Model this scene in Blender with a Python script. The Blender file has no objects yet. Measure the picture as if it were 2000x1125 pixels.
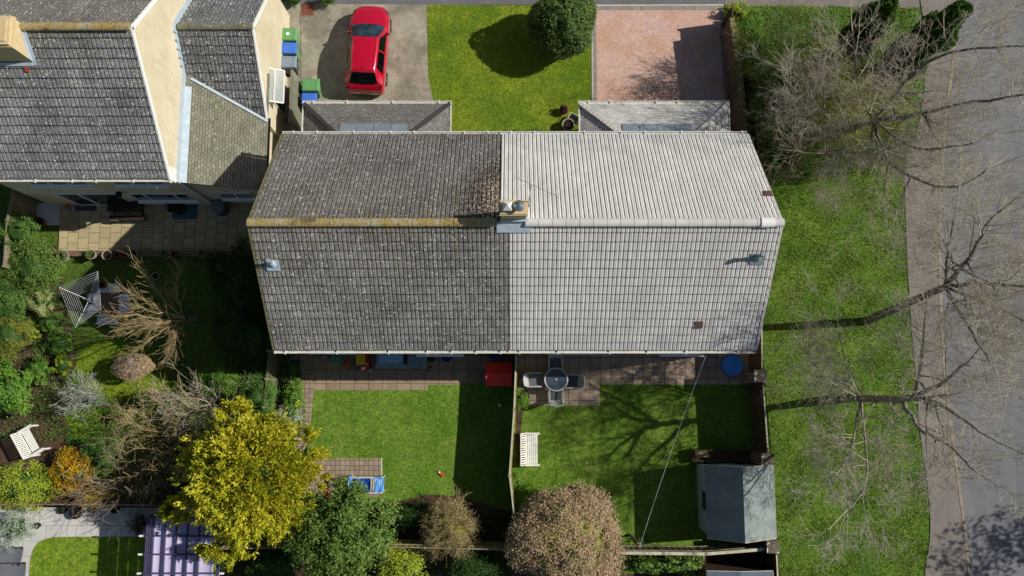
import bpy, bmesh, math, random
import numpy as np
from mathutils import Vector, Matrix, noise as mnoise
random.seed(7); RNG = np.random.default_rng(7)
R = math.radians
SC = bpy.context.scene
# ---------------------------------------------------------------- camera
H = 35.0; FPX = 1598.0; TILT = R(7.66)
cam_d = bpy.data.cameras.new("camera"); cam = bpy.data.objects.new("camera", cam_d)
SC.collection.objects.link(cam); SC.camera = cam
cam.location = (0, 0, H); cam.rotation_euler = (TILT, 0, 0)
cam_d.sensor_width = 36.0; cam_d.lens = FPX/2000*36.0; cam_d.clip_start = 0.5; cam_d.clip_end = 2000
# ---------------------------------------------------------------- sky, sun
SUND = Vector((1.264, 0.18, 1.0)).normalized()
SUN_EL = math.asin(SUND.z); SUN_AZ = math.atan2(SUND.x, SUND.y)   # azimuth from +Y towards +X
world = bpy.data.worlds.new("World"); SC.world = world; world.use_nodes = True
nt = world.node_tree; nt.nodes.clear()
sky = nt.nodes.new('ShaderNodeTexSky'); sky.sky_type = 'NISHITA'; sky.sun_disc = False
sky.sun_elevation = SUN_EL; sky.sun_rotation = SUN_AZ; sky.altitude = 100; sky.air_density = 1.0; sky.dust_density = 1.0
bg = nt.nodes.new('ShaderNodeBackground'); bg.inputs['Strength'].default_value = 0.062
wo = nt.nodes.new('ShaderNodeOutputWorld')
nt.links.new(sky.outputs[0], bg.inputs[0]); nt.links.new(bg.outputs[0], wo.inputs[0])
sl = bpy.data.lights.new("sun", 'SUN'); sl.energy = 4.9; sl.angle = R(0.53); sl.color = (1.0, 0.962, 0.895)
sun = bpy.data.objects.new("sun", sl); SC.collection.objects.link(sun)
sun.rotation_euler = SUND.to_track_quat('Z', 'Y').to_euler(); sun.location = (40, 5, 40)
SC.view_settings.view_transform = 'Standard'; SC.view_settings.look = 'None'
SC.view_settings.exposure = 0.0; SC.view_settings.gamma = 1.0
SC.cycles.max_bounces = 6; SC.cycles.diffuse_bounces = 3; SC.cycles.transparent_max_bounces = 8
SC.cycles.use_adaptive_sampling = True

# ---------------------------------------------------------------- geometry of the photograph -> metres
def P(px, py, z=0.0):
    u = (px-1000.0)/FPX; v = (562.5-py)/FPX
    c, s = math.cos(TILT), math.sin(TILT)
    t = (H-z)/(c - v*s)
    return Vector((u*t, (v*c+s)*t, z))
def XY(px, py, z=0.0):
    p = P(px, py, z); return (p.x, p.y)
def poly(pts, z=0.0):
    return [XY(a, b, z) for a, b in pts]

ORG = {}
def link(o, parent=None):
    SC.collection.objects.link(o)
    if parent is not None: o.parent = parent
    return o
def tag(o, label=None, cat=None, group=None, kind=None):
    if label: o['label'] = label
    if cat: o['category'] = cat
    if group: o['group'] = group
    if kind: o['kind'] = kind
    return o
def thing(name, label, cat, loc=(0, 0, 0), rz=0.0, group=None):
    o = bpy.data.objects.new(name, None); o.empty_display_size = 0.2
    o.location = loc; o.rotation_euler = (0, 0, rz)
    link(o); tag(o, label, cat, group); ORG[o] = Vector(loc)
    return o
def dup(root, loc, rz=0.0, label=None, group=None, scale=None):
    r = root.copy(); SC.collection.objects.link(r); r.location = loc; r.rotation_euler = (0, 0, rz)
    if scale: r.scale = scale
    if label: r['label'] = label
    if group: r['group'] = group
    for ch in list(root.children):
        c = ch.copy(); SC.collection.objects.link(c); c.parent = r
        for g in ch.children:
            d = g.copy(); SC.collection.objects.link(d); d.parent = c
    return r

class MB:
    def __init__(s): s.v = []; s.f = []; s.uv = []; s.mi = []; s.m = 0
    def add(s, vs, fs, uvs=None):
        b = len(s.v); s.v += [tuple(v) for v in vs]
        for i, f in enumerate(fs):
            s.f.append([b+k for k in f]); s.uv.append(uvs[i] if uvs else None); s.mi.append(s.m)
        return s
    def box(s, x0, x1, y0, y1, z0, z1):
        return s.add([(x0,y0,z0),(x1,y0,z0),(x1,y1,z0),(x0,y1,z0),(x0,y0,z1),(x1,y0,z1),(x1,y1,z1),(x0,y1,z1)],
                     [(3,2,1,0),(4,5,6,7),(0,1,5,4),(1,2,6,5),(2,3,7,6),(3,0,4,7)])
    def bar(s, a, b, w, h, up=(0,0,1)):
        a = Vector(a); b = Vector(b); d = (b-a).normalized(); up = Vector(up)
        sx = d.cross(up)
        if sx.length < 1e-4: sx = d.cross(Vector((1,0,0)))
        sx.normalize(); sz = sx.cross(d).normalized()
        vs = []
        for p in (a, b):
            for (i, j) in ((-1,-1),(1,-1),(1,1),(-1,1)): vs.append(p+sx*(i*w/2)+sz*(j*h/2))
        return s.add(vs, [(0,1,2,3),(7,6,5,4),(0,4,5,1),(1,5,6,2),(2,6,7,3),(3,7,4,0)])
    def prism(s, pts, z0, z1):
        n = len(pts); a = sum(pts[i][0]*pts[(i+1)%n][1]-pts[(i+1)%n][0]*pts[i][1] for i in range(n))
        if a < 0: pts = pts[::-1]
        vs = [(x,y,z0) for x,y in pts]+[(x,y,z1) for x,y in pts]
        fs = [tuple(range(n-1,-1,-1)), tuple(range(n,2*n))]+[(i,(i+1)%n,n+(i+1)%n,n+i) for i in range(n)]
        return s.add(vs, fs)
    def extr(s, pts3, off):
        n = len(pts3); off = Vector(off); pts3 = [Vector(p) for p in pts3]
        vs = pts3+[p+off for p in pts3]
        return s.add(vs, [tuple(range(n-1,-1,-1)), tuple(range(n,2*n))]+[(i,(i+1)%n,n+(i+1)%n,n+i) for i in range(n)])
    def tube(s, path, rad, n=6, cap=True):
        path = [Vector(p) for p in path]
        if not hasattr(rad, '__len__'): rad = [rad]*len(path)
        vs = []; k = len(path)
        for i, p in enumerate(path):
            d = (path[min(i+1,k-1)]-path[max(i-1,0)])
            d = d.normalized() if d.length > 1e-6 else Vector((0,0,1))
            a = d.cross(Vector((0,0,1)) if abs(d.z) < .9 else Vector((1,0,0))).normalized(); b = d.cross(a)
            for j in range(n):
                t = 2*math.pi*j/n; vs.append(p+a*(math.cos(t)*rad[i])+b*(math.sin(t)*rad[i]))
        fs = [(i*n+j, i*n+(j+1)%n, (i+1)*n+(j+1)%n, (i+1)*n+j) for i in range(k-1) for j in range(n)]
        if cap: fs += [tuple(range(n-1,-1,-1)), tuple((k-1)*n+j for j in range(n))]
        return s.add(vs, fs)
    def lathe(s, prof, n=20, c=(0,0,0), cap=True):
        vs = [(c[0]+r*math.cos(2*math.pi*j/n), c[1]+r*math.sin(2*math.pi*j/n), c[2]+z) for r, z in prof for j in range(n)]
        k = len(prof)
        fs = [(i*n+j, i*n+(j+1)%n, (i+1)*n+(j+1)%n, (i+1)*n+j) for i in range(k-1) for j in range(n)]
        if cap:
            if prof[0][0] > 1e-4: fs.append(tuple(range(n-1,-1,-1)))
            if prof[-1][0] > 1e-4: fs.append(tuple((k-1)*n+j for j in range(n)))
        return s.add(vs, fs)
    def blob(s, c, r, nu=14, nv=9, amp=0.0, seed=0):
        c = Vector(c); vs = []; fs = []
        for i in range(nv+1):
            for j in range(nu):
                th = math.pi*i/nv; ph = 2*math.pi*j/nu
                d = Vector((math.sin(th)*math.cos(ph), math.sin(th)*math.sin(ph), math.cos(th)))
                k = 1+amp*mnoise.noise(d*2+Vector((seed*3.1,0,0)))
                vs.append(c+Vector((d.x*r[0]*k, d.y*r[1]*k, d.z*r[2]*k)))
        for i in range(nv):
            for j in range(nu): fs.append((i*nu+j, (i+1)*nu+j, (i+1)*nu+(j+1)%nu, i*nu+(j+1)%nu))
        return s.add(vs, fs)
    def build(s, name, mats, parent=None, smooth=False, bevel=0, world=False, kind=None):
        me = bpy.data.meshes.new(name)
        off = Vector((0,0,0))
        if world and parent is not None:
            q = parent
            while q is not None:
                off += ORG.get(q, Vector((0,0,0))); q = q.parent
        vs = s.v if off.length == 0 else [(v[0]-off.x, v[1]-off.y, v[2]-off.z) for v in s.v]
        me.from_pydata(vs, [], s.f)
        if not isinstance(mats, (list, tuple)): mats = [mats]
        for m in mats: me.materials.append(m)
        if len(mats) > 1: me.polygons.foreach_set('material_index', s.mi)
        if any(u is not None for u in s.uv):
            ul = me.uv_layers.new(name='UVMap'); flat = []
            for f, u in zip(s.f, s.uv):
                if u is None: u = [(0,0)]*len(f)
                for q in u: flat += [q[0], q[1]]
            ul.data.foreach_set('uv', flat)
        if smooth: me.polygons.foreach_set('use_smooth', [True]*len(me.polygons))
        me.update()
        o = bpy.data.objects.new(name, me); link(o, parent)
        if bevel:
            b = o.modifiers.new('bevel', 'BEVEL'); b.width = bevel; b.segments = 2; b.limit_method = 'ANGLE'; b.angle_limit = R(40)
        if kind: o['kind'] = kind
        return o

def npmesh(name, V, F, mat, parent=None, smooth=False):
    """V (n,3), F (m,k) numpy, V in the parent's own coordinates"""
    me = bpy.data.meshes.new(name); k = F.shape[1]; m = F.shape[0]
    me.vertices.add(len(V)); me.vertices.foreach_set('co', V.astype(np.float32).ravel())
    me.loops.add(m*k); me.loops.foreach_set('vertex_index', F.astype(np.int32).ravel())
    me.polygons.add(m); me.polygons.foreach_set('loop_start', np.arange(m, dtype=np.int32)*k)
    me.polygons.foreach_set('loop_total', np.full(m, k, dtype=np.int32))
    if smooth: me.polygons.foreach_set('use_smooth', np.ones(m, dtype=bool))
    me.update(calc_edges=True); me.validate()
    mats = mat if isinstance(mat, (list, tuple)) else [mat]
    for q in mats: me.materials.append(q)
    return link(bpy.data.objects.new(name, me), parent)

# ---------------------------------------------------------------- materials
def srgb(h):
    if isinstance(h, str):
        h = h.lstrip('#'); c = [int(h[i:i+2], 16)/255 for i in (0,2,4)]
    else: c = list(h)
    return tuple((x/12.92 if x <= .04045 else ((x+.055)/1.055)**2.4) for x in c)
class NT:
    def __init__(s, name, rough=.8):
        s.mat = bpy.data.materials.new(name); s.mat.use_nodes = True; s.t = s.mat.node_tree; s.n = s.t.nodes
        s.b = s.n['Principled BSDF']; s.b.inputs['Roughness'].default_value = rough
        s.b.inputs['Specular IOR Level'].default_value = .3
        s._tc = None
    def node(s, ty, **kw):
        n = s.n.new(ty)
        for k, v in kw.items(): setattr(n, k, v)
        return n
    def l(s, a, b): s.t.links.new(a, b)
    def tc(s, w='Object'):
        if s._tc is None: s._tc = s.node('ShaderNodeTexCoord')
        return s._tc.outputs[w]
    def noise(s, scale, detail=4, rough=.6, vec=None, dist=0):
        n = s.node('ShaderNodeTexNoise'); n.inputs['Scale'].default_value = scale
        n.inputs['Detail'].default_value = detail; n.inputs['Roughness'].default_value = rough
        n.inputs['Distortion'].default_value = dist
        s.l(vec if vec is not None else s.tc(), n.inputs['Vector']); return n.outputs['Fac']
    def mapping(s, vec, scale=(1,1,1), rot=(0,0,0), loc=(0,0,0)):
        m = s.node('ShaderNodeMapping'); m.inputs['Scale'].default_value = scale
        m.inputs['Rotation'].default_value = rot; m.inputs['Location'].default_value = loc
        s.l(vec, m.inputs['Vector']); return m.outputs[0]
    def ramp(s, fac, lo, hi, a=0.0, b=1.0):
        m = s.node('ShaderNodeMapRange'); m.clamp = True
        m.inputs['From Min'].default_value = lo; m.inputs['From Max'].default_value = hi
        m.inputs['To Min'].default_value = a; m.inputs['To Max'].default_value = b
        s.l(fac, m.inputs['Value']); return m.outputs[0]
    def math(s, op, a, b=0.0, c=None):
        m = s.node('ShaderNodeMath', operation=op)
        for i, x in enumerate((a, b) if c is None else (a, b, c)):
            if hasattr(x, 'is_linked'): s.l(x, m.inputs[i])
            else: m.inputs[i].default_value = x
        return m.outputs[0]
    def mix(s, fac, a, b, mode='MIX'):
        m = s.node('ShaderNodeMix', data_type='RGBA', blend_type=mode)
        for sock, x in ((m.inputs[0], fac), (m.inputs[6], a), (m.inputs[7], b)):
            if hasattr(x, 'is_linked'): s.l(x, sock)
            elif isinstance(x, (int, float)): sock.default_value = x
            else: sock.default_value = (*x[:3], 1)
        return m.outputs[2]
    def col(s, c):
        if hasattr(c, 'is_linked'): s.l(c, s.b.inputs['Base Color'])
        else: s.b.inputs['Base Color'].default_value = (*c, 1)
        return s
    def bump(s, h, strength=.3, dist=.02):
        b = s.node('ShaderNodeBump'); b.inputs['Strength'].default_value = strength; b.inputs['Distance'].default_value = dist
        s.l(h, b.inputs['Height']); s.l(b.outputs[0], s.b.inputs['Normal']); return s
    def vor(s, scale, vec=None, feat='F1', out='Distance'):
        n = s.node('ShaderNodeTexVoronoi', feature=feat); n.inputs['Scale'].default_value = scale
        s.l(vec if vec is not None else s.tc(), n.inputs['Vector']); return n.outputs[out]
    def island(s):
        g = s.node('ShaderNodeNewGeometry'); return g.outputs['Random Per Island']

def simple(name, c1, c2=None, scale=3.0, rough=.75, bump=0.0, bscale=40, metal=0.0, detail=5, speck=None, spec=None):
    m = NT(name, rough); c1 = srgb(c1)
    c2 = srgb(c2) if c2 else tuple(x*.75 for x in c1)
    c = m.mix(m.ramp(m.noise(scale, detail, .65), .3, .7), c1, c2)
    if speck:
        sc, ss, th = speck
        c = m.mix(m.ramp(m.noise(ss, 2, .5), th, th+.06), c, srgb(sc))
    m.col(c); m.b.inputs['Metallic'].default_value = metal
    if spec is not None: m.b.inputs['Specular IOR Level'].default_value = spec
    if bump: m.bump(m.noise(bscale, 3, .6), bump, .02)
    return m.mat
def leafmat(name, cols, rough=.6, nscale=.8, trans=.25):
    """leaf colours differ from leaf to leaf and from clump to clump"""
    m = NT(name, rough); r = m.island(); m.b.inputs['Specular IOR Level'].default_value = .12
    cr = m.node('ShaderNodeValToRGB'); cr.color_ramp.interpolation = 'LINEAR'
    e = cr.color_ramp.elements; n = len(cols)
    while len(e) < n: e.new(.5)
    for i, c in enumerate(cols): e[i].position = i/(n-1); e[i].color = (*srgb(c), 1)
    mixf = m.math('ADD', m.math('MULTIPLY', r, .55), m.math('MULTIPLY', m.ramp(m.noise(nscale, 3, .6), .3, .7), .45))
    m.l(mixf, cr.inputs[0]); m.col(cr.outputs[0])
    if trans:
        tr = m.node('ShaderNodeBsdfTranslucent'); m.l(cr.outputs[0], tr.inputs[0])
        mx = m.node('ShaderNodeMixShader'); mx.inputs[0].default_value = trans
        out = m.n['Material Output']; m.l(m.b.outputs[0], mx.inputs[1]); m.l(tr.outputs[0], mx.inputs[2]); m.l(mx.outputs[0], out.inputs[0])
    return m.mat

def grassmat(name, c1, c2, c3, c4, s=1.0):
    m = NT(name, .9); m.b.inputs['Specular IOR Level'].default_value = .08
    big = m.ramp(m.noise(.45*s, 4, .6), .35, .65); mid = m.ramp(m.noise(2.6*s, 5, .7), .35, .68); fine = m.noise(28, 4, .75)
    c = m.mix(big, srgb(c1), srgb(c2)); c = m.mix(m.math('MULTIPLY', mid, .6), c, srgb(c3))
    c = m.mix(m.ramp(m.noise(1.3, 3, .6, dist=1.0), .62, .75, 0, .65), c, srgb(c4))
    c = m.mix(1.0, c, m.ramp(fine, .25, .75, .45, 1.5), 'MULTIPLY')
    c = m.mix(1.0, c, m.ramp(m.noise(5.5*s, 5, .75), .3, .7, .68, 1.32), 'MULTIPLY')
    c = m.mix(m.math('MULTIPLY', m.ramp(m.noise(1.9*s, 6, .8), .58, .70), .7), c, srgb('#7c7240'))
    c = m.mix(1.0, c, m.ramp(m.noise(11, 4, .8), .3, .7, .55, 1.45), 'MULTIPLY')
    m.col(c); m.bump(fine, .7, .05); return m.mat
def slabmat(name, c1, c2, w, h, offset=0.0, joint='#2a2622', ms=.012, var=.25, rot=0, loc=(0,0,0), stain='#6a6257', squash=1.0):
    m = NT(name, .85); v = m.mapping(m.tc(), rot=(0,0,rot), loc=loc)
    b = m.node('ShaderNodeTexBrick'); b.offset = offset; b.squash = squash
    b.inputs['Scale'].default_value = 1; b.inputs['Brick Width'].default_value = w; b.inputs['Row Height'].default_value = h
    b.inputs['Mortar Size'].default_value = ms; b.inputs['Mortar Smooth'].default_value = .3; b.inputs['Bias'].default_value = 0
    b.inputs['Color1'].default_value = (*srgb(c1), 1); b.inputs['Color2'].default_value = (*srgb(c2), 1); b.inputs['Mortar'].default_value = (*srgb(joint), 1)
    m.l(v, b.inputs['Vector'])
    c = m.mix(m.ramp(m.noise(1.2, 5, .7), .4, .75, 0, .55), b.outputs['Color'], srgb(stain))
    c = m.mix(1.0, c, m.ramp(m.noise(22, 4, .7), .2, .8, 1-var, 1+var), 'MULTIPLY')
    m.col(c); m.bump(m.math('ADD', m.math('MULTIPLY', b.outputs['Fac'], -1.0), m.math('MULTIPLY', m.noise(60, 3), .3)), .5, .012)
    return m.mat
M = {}
def roofmat(name, base1, base2, speckle, moss=1.0, ridge_moss='#8a7a2e', brown=None, worn='#3b3835', rough=.85, yellow=1.0, partyx=None, dirt='#17140f', groove_shade_k=.85, laps=1.0, front=False, grit=.55, stain=0):
    """weathered concrete tiles; UV = metres along the roof, metres down from the ridge"""
    m = NT(name, rough); uv = m.tc('UV'); sep = m.node('ShaderNodeSeparateXYZ'); m.l(uv, sep.inputs[0])
    u, v = sep.outputs[0], sep.outputs[1]
    tu = m.math('FLOOR', m.math('DIVIDE', u, .30)); tv = m.math('FLOOR', m.math('DIVIDE', v, .355))
    cmb = m.node('ShaderNodeCombineXYZ'); m.l(tu, cmb.inputs[0]); m.l(tv, cmb.inputs[1])
    wn = m.node('ShaderNodeTexWhiteNoise'); wn.noise_dimensions = '3D'; m.l(cmb.outputs[0], wn.inputs['Vector'])
    c = m.mix(m.ramp(wn.outputs['Value'], 0, 1, .25, .75), srgb(base1), srgb(base2))
    c = m.mix(m.ramp(m.noise(2.6, 6, .8, vec=uv), .45, .75, 0, .5), c, srgb(base2)); c = m.mix(1.0, c, m.ramp(m.noise(1.0, 4, .7, vec=m.mapping(uv, scale=(14, .35, 1))), .3, .7, .8, 1.25), 'MULTIPLY')
    big = m.ramp(m.noise(.5, 5, .65, vec=uv), .35, .7)
    c = m.mix(m.math('MULTIPLY', big, .55), c, srgb(worn))
    stre = m.noise(1.0, 5, .7, vec=m.mapping(uv, scale=(9, .7, 1)))
    c = m.mix(m.ramp(stre, .5, .75, 0, .6), c, srgb(worn))
    c = m.mix(1.0, c, m.ramp(m.noise(22, 5, .85, vec=uv), .3, .7, 1-grit, 1+grit), 'MULTIPLY')
    if groove_shade_k:  # shade of tile grooves and course laps, painted in as dark lines
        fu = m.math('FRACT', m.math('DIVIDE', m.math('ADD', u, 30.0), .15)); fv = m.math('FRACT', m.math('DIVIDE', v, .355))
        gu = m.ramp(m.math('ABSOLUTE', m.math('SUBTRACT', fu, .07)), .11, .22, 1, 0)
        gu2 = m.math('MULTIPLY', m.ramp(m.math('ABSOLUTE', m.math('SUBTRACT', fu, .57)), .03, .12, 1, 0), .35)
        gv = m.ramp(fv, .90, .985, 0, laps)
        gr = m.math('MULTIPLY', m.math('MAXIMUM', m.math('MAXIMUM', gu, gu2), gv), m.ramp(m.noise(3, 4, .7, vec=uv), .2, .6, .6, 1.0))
        c = m.mix(m.math('MULTIPLY', gr, groove_shade_k), c, srgb(dirt))
    if speckle:
        d = m.vor(11, vec=uv); msk = m.math('MULTIPLY', m.ramp(d, .24, .34, 1, 0), m.ramp(m.noise(3.2, 5, .75, vec=uv), .45, .55))
        c = m.mix(m.math('MULTIPLY', msk, speckle), c, srgb('#d6d4ca'))
        d2 = m.vor(26, vec=uv); msk2 = m.math('MULTIPLY', m.ramp(d2, .1, .25, 1, 0), m.ramp(m.noise(5, 4, .7, vec=uv), .45, .6))
        c = m.mix(m.math('MULTIPLY', msk2, speckle*.8), c, srgb('#b9b7ae'))
    if yellow:
        d = m.vor(5.3, vec=uv); near = m.ramp(v, .1, 3.0, 1, .45)
        msk = m.math('MULTIPLY', m.ramp(m.math('ADD', d, m.math('MULTIPLY', m.noise(25, 3, .6, vec=uv), .12)), .15, .26, 1, 0), m.ramp(m.noise(1.7, 4, .7, vec=uv), .46, .56))
        c = m.mix(m.math('MULTIPLY', m.math('MULTIPLY', msk, near), yellow), c, srgb('#b8902c'))
        ol = m.math('MULTIPLY', m.ramp(m.noise(4.5, 6, .8, vec=uv), .5, .66), m.ramp(v, .2, 3.6, .95, .25))
        c = m.mix(m.math('MULTIPLY', ol, yellow*.8), c, srgb('#7d7140'))
    if moss:
        mk = m.math('ADD', m.ramp(v, 0, .9, .55, -.1), m.math('MULTIPLY', m.math('SUBTRACT', m.noise(3.2, 6, .8, vec=uv), .5), 2.2))
        c = m.mix(m.math('MULTIPLY', m.ramp(mk, .42, .7), moss*.8), c, srgb(ridge_moss))
        mk2 = m.math('ADD', m.ramp(v, 0, .5, .5, 0), m.math('MULTIPLY', m.math('SUBTRACT', m.noise(9, 4, .75, vec=uv), .5), 1.8))
        c = m.mix(m.math('MULTIPLY', m.ramp(mk2, .4, .6), moss*.8), c, srgb('#2c2812'))
    if front:
        mk = m.math('ADD', m.ramp(v, 0, 1.5, .62, 0), m.math('MULTIPLY', m.math('SUBTRACT', m.noise(11, 5, .8, vec=uv), .5), 2.6))
        c = m.mix(m.ramp(mk, .62, .8, 0, .85), c, srgb('#33251a'))
        mk = m.math('ADD', m.ramp(v, 0, 2.0, .5, 0), m.math('MULTIPLY', m.math('SUBTRACT', m.noise(15, 4, .8, vec=uv), .5), 2.8))
        c = m.mix(m.ramp(mk, .72, .86, 0, .85), c, srgb('#bdb09a'))
    if brown and partyx is not None:
        px_ = m.ramp(u, partyx-3.2, partyx-.3, 0, .95); pv = m.ramp(v, 5.4, 2.0, .25, 1)
        band = m.math('MULTIPLY', px_, pv)
        edge = m.ramp(u, partyx-.7, partyx-.05, 0, .8)
        mk = m.math('ADD', m.math('MAXIMUM', band, m.math('MULTIPLY', edge, pv)), m.math('MULTIPLY', m.math('SUBTRACT', m.noise(12, 5, .8, vec=uv), .5), 2.6))
        c = m.mix(m.ramp(mk, .62, .8, 0, brown), c, srgb('#2e1d13'))
        mk = m.math('ADD', m.math('MULTIPLY', band, .8), m.math('MULTIPLY', m.math('SUBTRACT', m.noise(13, 4, .8, vec=uv), .5), 2.6))
        c = m.mix(m.ramp(mk, .75, .9, 0, brown), c, srgb('#c8b9a4'))
    if stain:
        c = m.mix(m.ramp(m.noise(1.0, 6, .75, vec=m.mapping(uv, scale=(5, .5, 1), loc=(3, 1, 0))), .52, .72, 0, stain), c, srgb('#8b8a88'))
        c = m.mix(m.ramp(m.math('ADD', m.math('MULTIPLY', v, .12), m.noise(1.3, 5, .7, vec=uv)), .98, 1.2, 0, stain), c, srgb('#8e949a'))
    m.col(c); m.bump(m.noise(60, 4, .7, vec=uv), .5, .01)
    return m.mat
M['roof_dark'] = roofmat('weathered_tile', '#827f7c', '#a5a19d', .9, moss=.8, groove_shade_k=1.0)
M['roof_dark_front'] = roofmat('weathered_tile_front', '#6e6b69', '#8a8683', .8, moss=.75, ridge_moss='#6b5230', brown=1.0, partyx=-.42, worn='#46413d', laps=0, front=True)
M['roof_pale'] = roofmat('cleaned_tile', '#e6e2dc', '#dad6d0', .25, moss=0, yellow=0, worn='#bdb8b3', dirt='#4a443d', groove_shade_k=.78, grit=.2, stain=.3)
M['roof_pale_front'] = roofmat('cleaned_tile_front', '#f0ece5', '#e4e0d8', .2, moss=0, yellow=0, worn='#c9c4bd', dirt='#38322c', groove_shade_k=.9, laps=0, grit=.15, stain=.35)
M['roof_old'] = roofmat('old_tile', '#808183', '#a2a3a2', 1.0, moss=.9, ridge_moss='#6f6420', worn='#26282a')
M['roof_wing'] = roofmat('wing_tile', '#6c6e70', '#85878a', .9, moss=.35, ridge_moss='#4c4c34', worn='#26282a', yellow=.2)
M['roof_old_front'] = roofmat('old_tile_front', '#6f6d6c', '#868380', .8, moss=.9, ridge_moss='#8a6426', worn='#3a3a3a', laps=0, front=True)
def plainmat(name, c1, c2, joint, w, h, speck=None, rot=0):
    m = NT(name, .9); v = m.mapping(m.tc('UV'), rot=(0,0,rot))
    b = m.node('ShaderNodeTexBrick'); b.offset = .5
    b.inputs['Scale'].default_value = 1; b.inputs['Brick Width'].default_value = w; b.inputs['Row Height'].default_value = h
    b.inputs['Mortar Size'].default_value = .009; b.inputs['Mortar Smooth'].default_value = .4
    b.inputs['Color1'].default_value = (*srgb(c1), 1); b.inputs['Color2'].default_value = (*srgb(c2), 1); b.inputs['Mortar'].default_value = (*srgb(joint), 1)
    m.l(v, b.inputs['Vector'])
    c = m.mix(1.0, b.outputs['Color'], m.ramp(m.noise(1.6, 5, .7, vec=m.tc('UV')), .3, .7, .75, 1.2), 'MULTIPLY')
    c = m.mix(1.0, c, m.ramp(m.noise(34, 4, .75, vec=m.tc('UV')), .25, .75, .6, 1.4), 'MULTIPLY')
    if speck: c = m.mix(m.math('MULTIPLY', m.ramp(m.vor(7, vec=m.tc('UV')), .12, .2, 1, 0), speck), c, srgb('#c0beb4'))
    m.col(c); m.bump(m.math('MULTIPLY', b.outputs['Fac'], -1.0), .8, .012); return m.mat
M['plain_olive'] = plainmat('plain_tile_olive', '#8a8877', '#787665', '#4a483c', .2, .11, .4)
M['plain_grey'] = plainmat('plain_tile_grey', '#7c7874', '#6b6763', '#3f3c39', .17, .10, .7)
M['plain_pale'] = plainmat('plain_tile_pale', '#cfcac4', '#bbb7b2', '#8b8782', .17, .10, .3)
M['ridge_yellow'] = None
def ridgemat():
    m = NT('lichen_ridge', .9); n = m.noise(2.0, 5, .7); f = m.noise(18, 5, .75)
    c = m.mix(m.ramp(n, .35, .6), srgb('#a8a288'), srgb('#a68c50')); c = m.mix(m.ramp(f, .5, .62, 0, .8), c, srgb('#4a4324'))
    c = m.mix(m.ramp(m.noise(1.1, 3, .5), .56, .68, 0, .75), c, srgb('#3c3a28'))
    m.col(c); m.bump(f, .5, .02); return m.mat
M['ridge_yellow'] = ridgemat()
M['ridge_pale'] = simple('pale_ridge', '#cfcbc4', '#bcb7b0', 2, .85, .2)
M['ridge_grey'] = simple('grey_ridge', '#77776c', '#5c5a48', 3, .9, .3, speck=('#a8a16a', 12, .6))
M['moss_edge'] = simple('mossy_verge', '#84805a', '#5f5c3c', 5, .9, .3)
M['lead'] = simple('lead_flashing', '#8e9aa2', '#747e86', 4, .5, .15, metal=.2)
M['lead_pale'] = simple('pale_lead', '#bcc6cc', '#9fb0bb', 6, .55, .15, metal=.1)
M['upvc'] = simple('white_plastic', '#e8e8e4', '#dcdcd6', 3, .4)
M['gutter'] = simple('gutter_plastic', '#e2dfd6', '#bab6aa', 9, .5)
def rendermat():
    m = NT('cream_render', .9); c = m.mix(m.ramp(m.noise(.9, 5, .7), .35, .65), srgb('#d3c8ad'), srgb('#c2b698'))
    c = m.mix(m.ramp(m.noise(1.5, 5, .75, vec=m.mapping(m.tc(), scale=(3, 3, .35))), .5, .75, 0, .45), c, srgb('#aea083'))
    c = m.mix(m.ramp(m.noise(9, 4, .7), .58, .7, 0, .5), c, srgb('#e4d9bf')); m.col(c); m.bump(m.noise(30, 3), .3, .02); return m.mat
M['render'] = rendermat()
M['brick_cream'] = slabmat('cream_brick', '#c2ad85', '#ad966e', .225, .075, .5, '#b3a58c', .008, .25, stain='#9a8a6b')
M['brick_brown'] = slabmat('brown_brick', '#7d604a', '#694d3b', .225, .075, .5, '#8a8378', .008, .3, stain='#4d3f33')
M['glass'] = simple('window_glass', '#1d2830', '#27343c', 1, .05, spec=.8)
M['glass_tint'] = simple('car_glass', '#04070a', '#070c10', 1, .03, spec=.45)
M['metal'] = simple('galvanised', '#aab0b3', '#8f979c', 6, .35, metal=.8)
M['steel_white'] = simple('white_metal', '#e4e6e6', '#cfd2d2', 6, .4)
M['black'] = simple('black_plastic', '#18191a', '#101112', 5, .5)
M['rubber'] = simple('tyre_rubber', '#1b1b1b', '#131313', 8, .85)
M['clay'] = simple('terracotta', '#9c5a3c', '#84492f', 6, .85, .2)
M['stone_pot'] = simple('stone_pot', '#a79b86', '#8d8270', 7, .9, .2)
M['soil'] = simple('garden_soil', '#5a4535', '#3c2d22', 2.5, .95, .8, 25, detail=8)
M['potsoil'] = simple('potting_soil', '#2b221b', '#1f1813', 9, .95, .5)
M['wood_old'] = simple('old_timber', '#8b806c', '#6e6452', 5, .9, .3)
M['wood_pale'] = simple('pale_timber', '#c9c3ad', '#aaa48c', 4, .85, .2)
M['wood_white'] = simple('white_timber', '#e9e7df', '#d6d3c8', 5, .7, .1)
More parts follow.
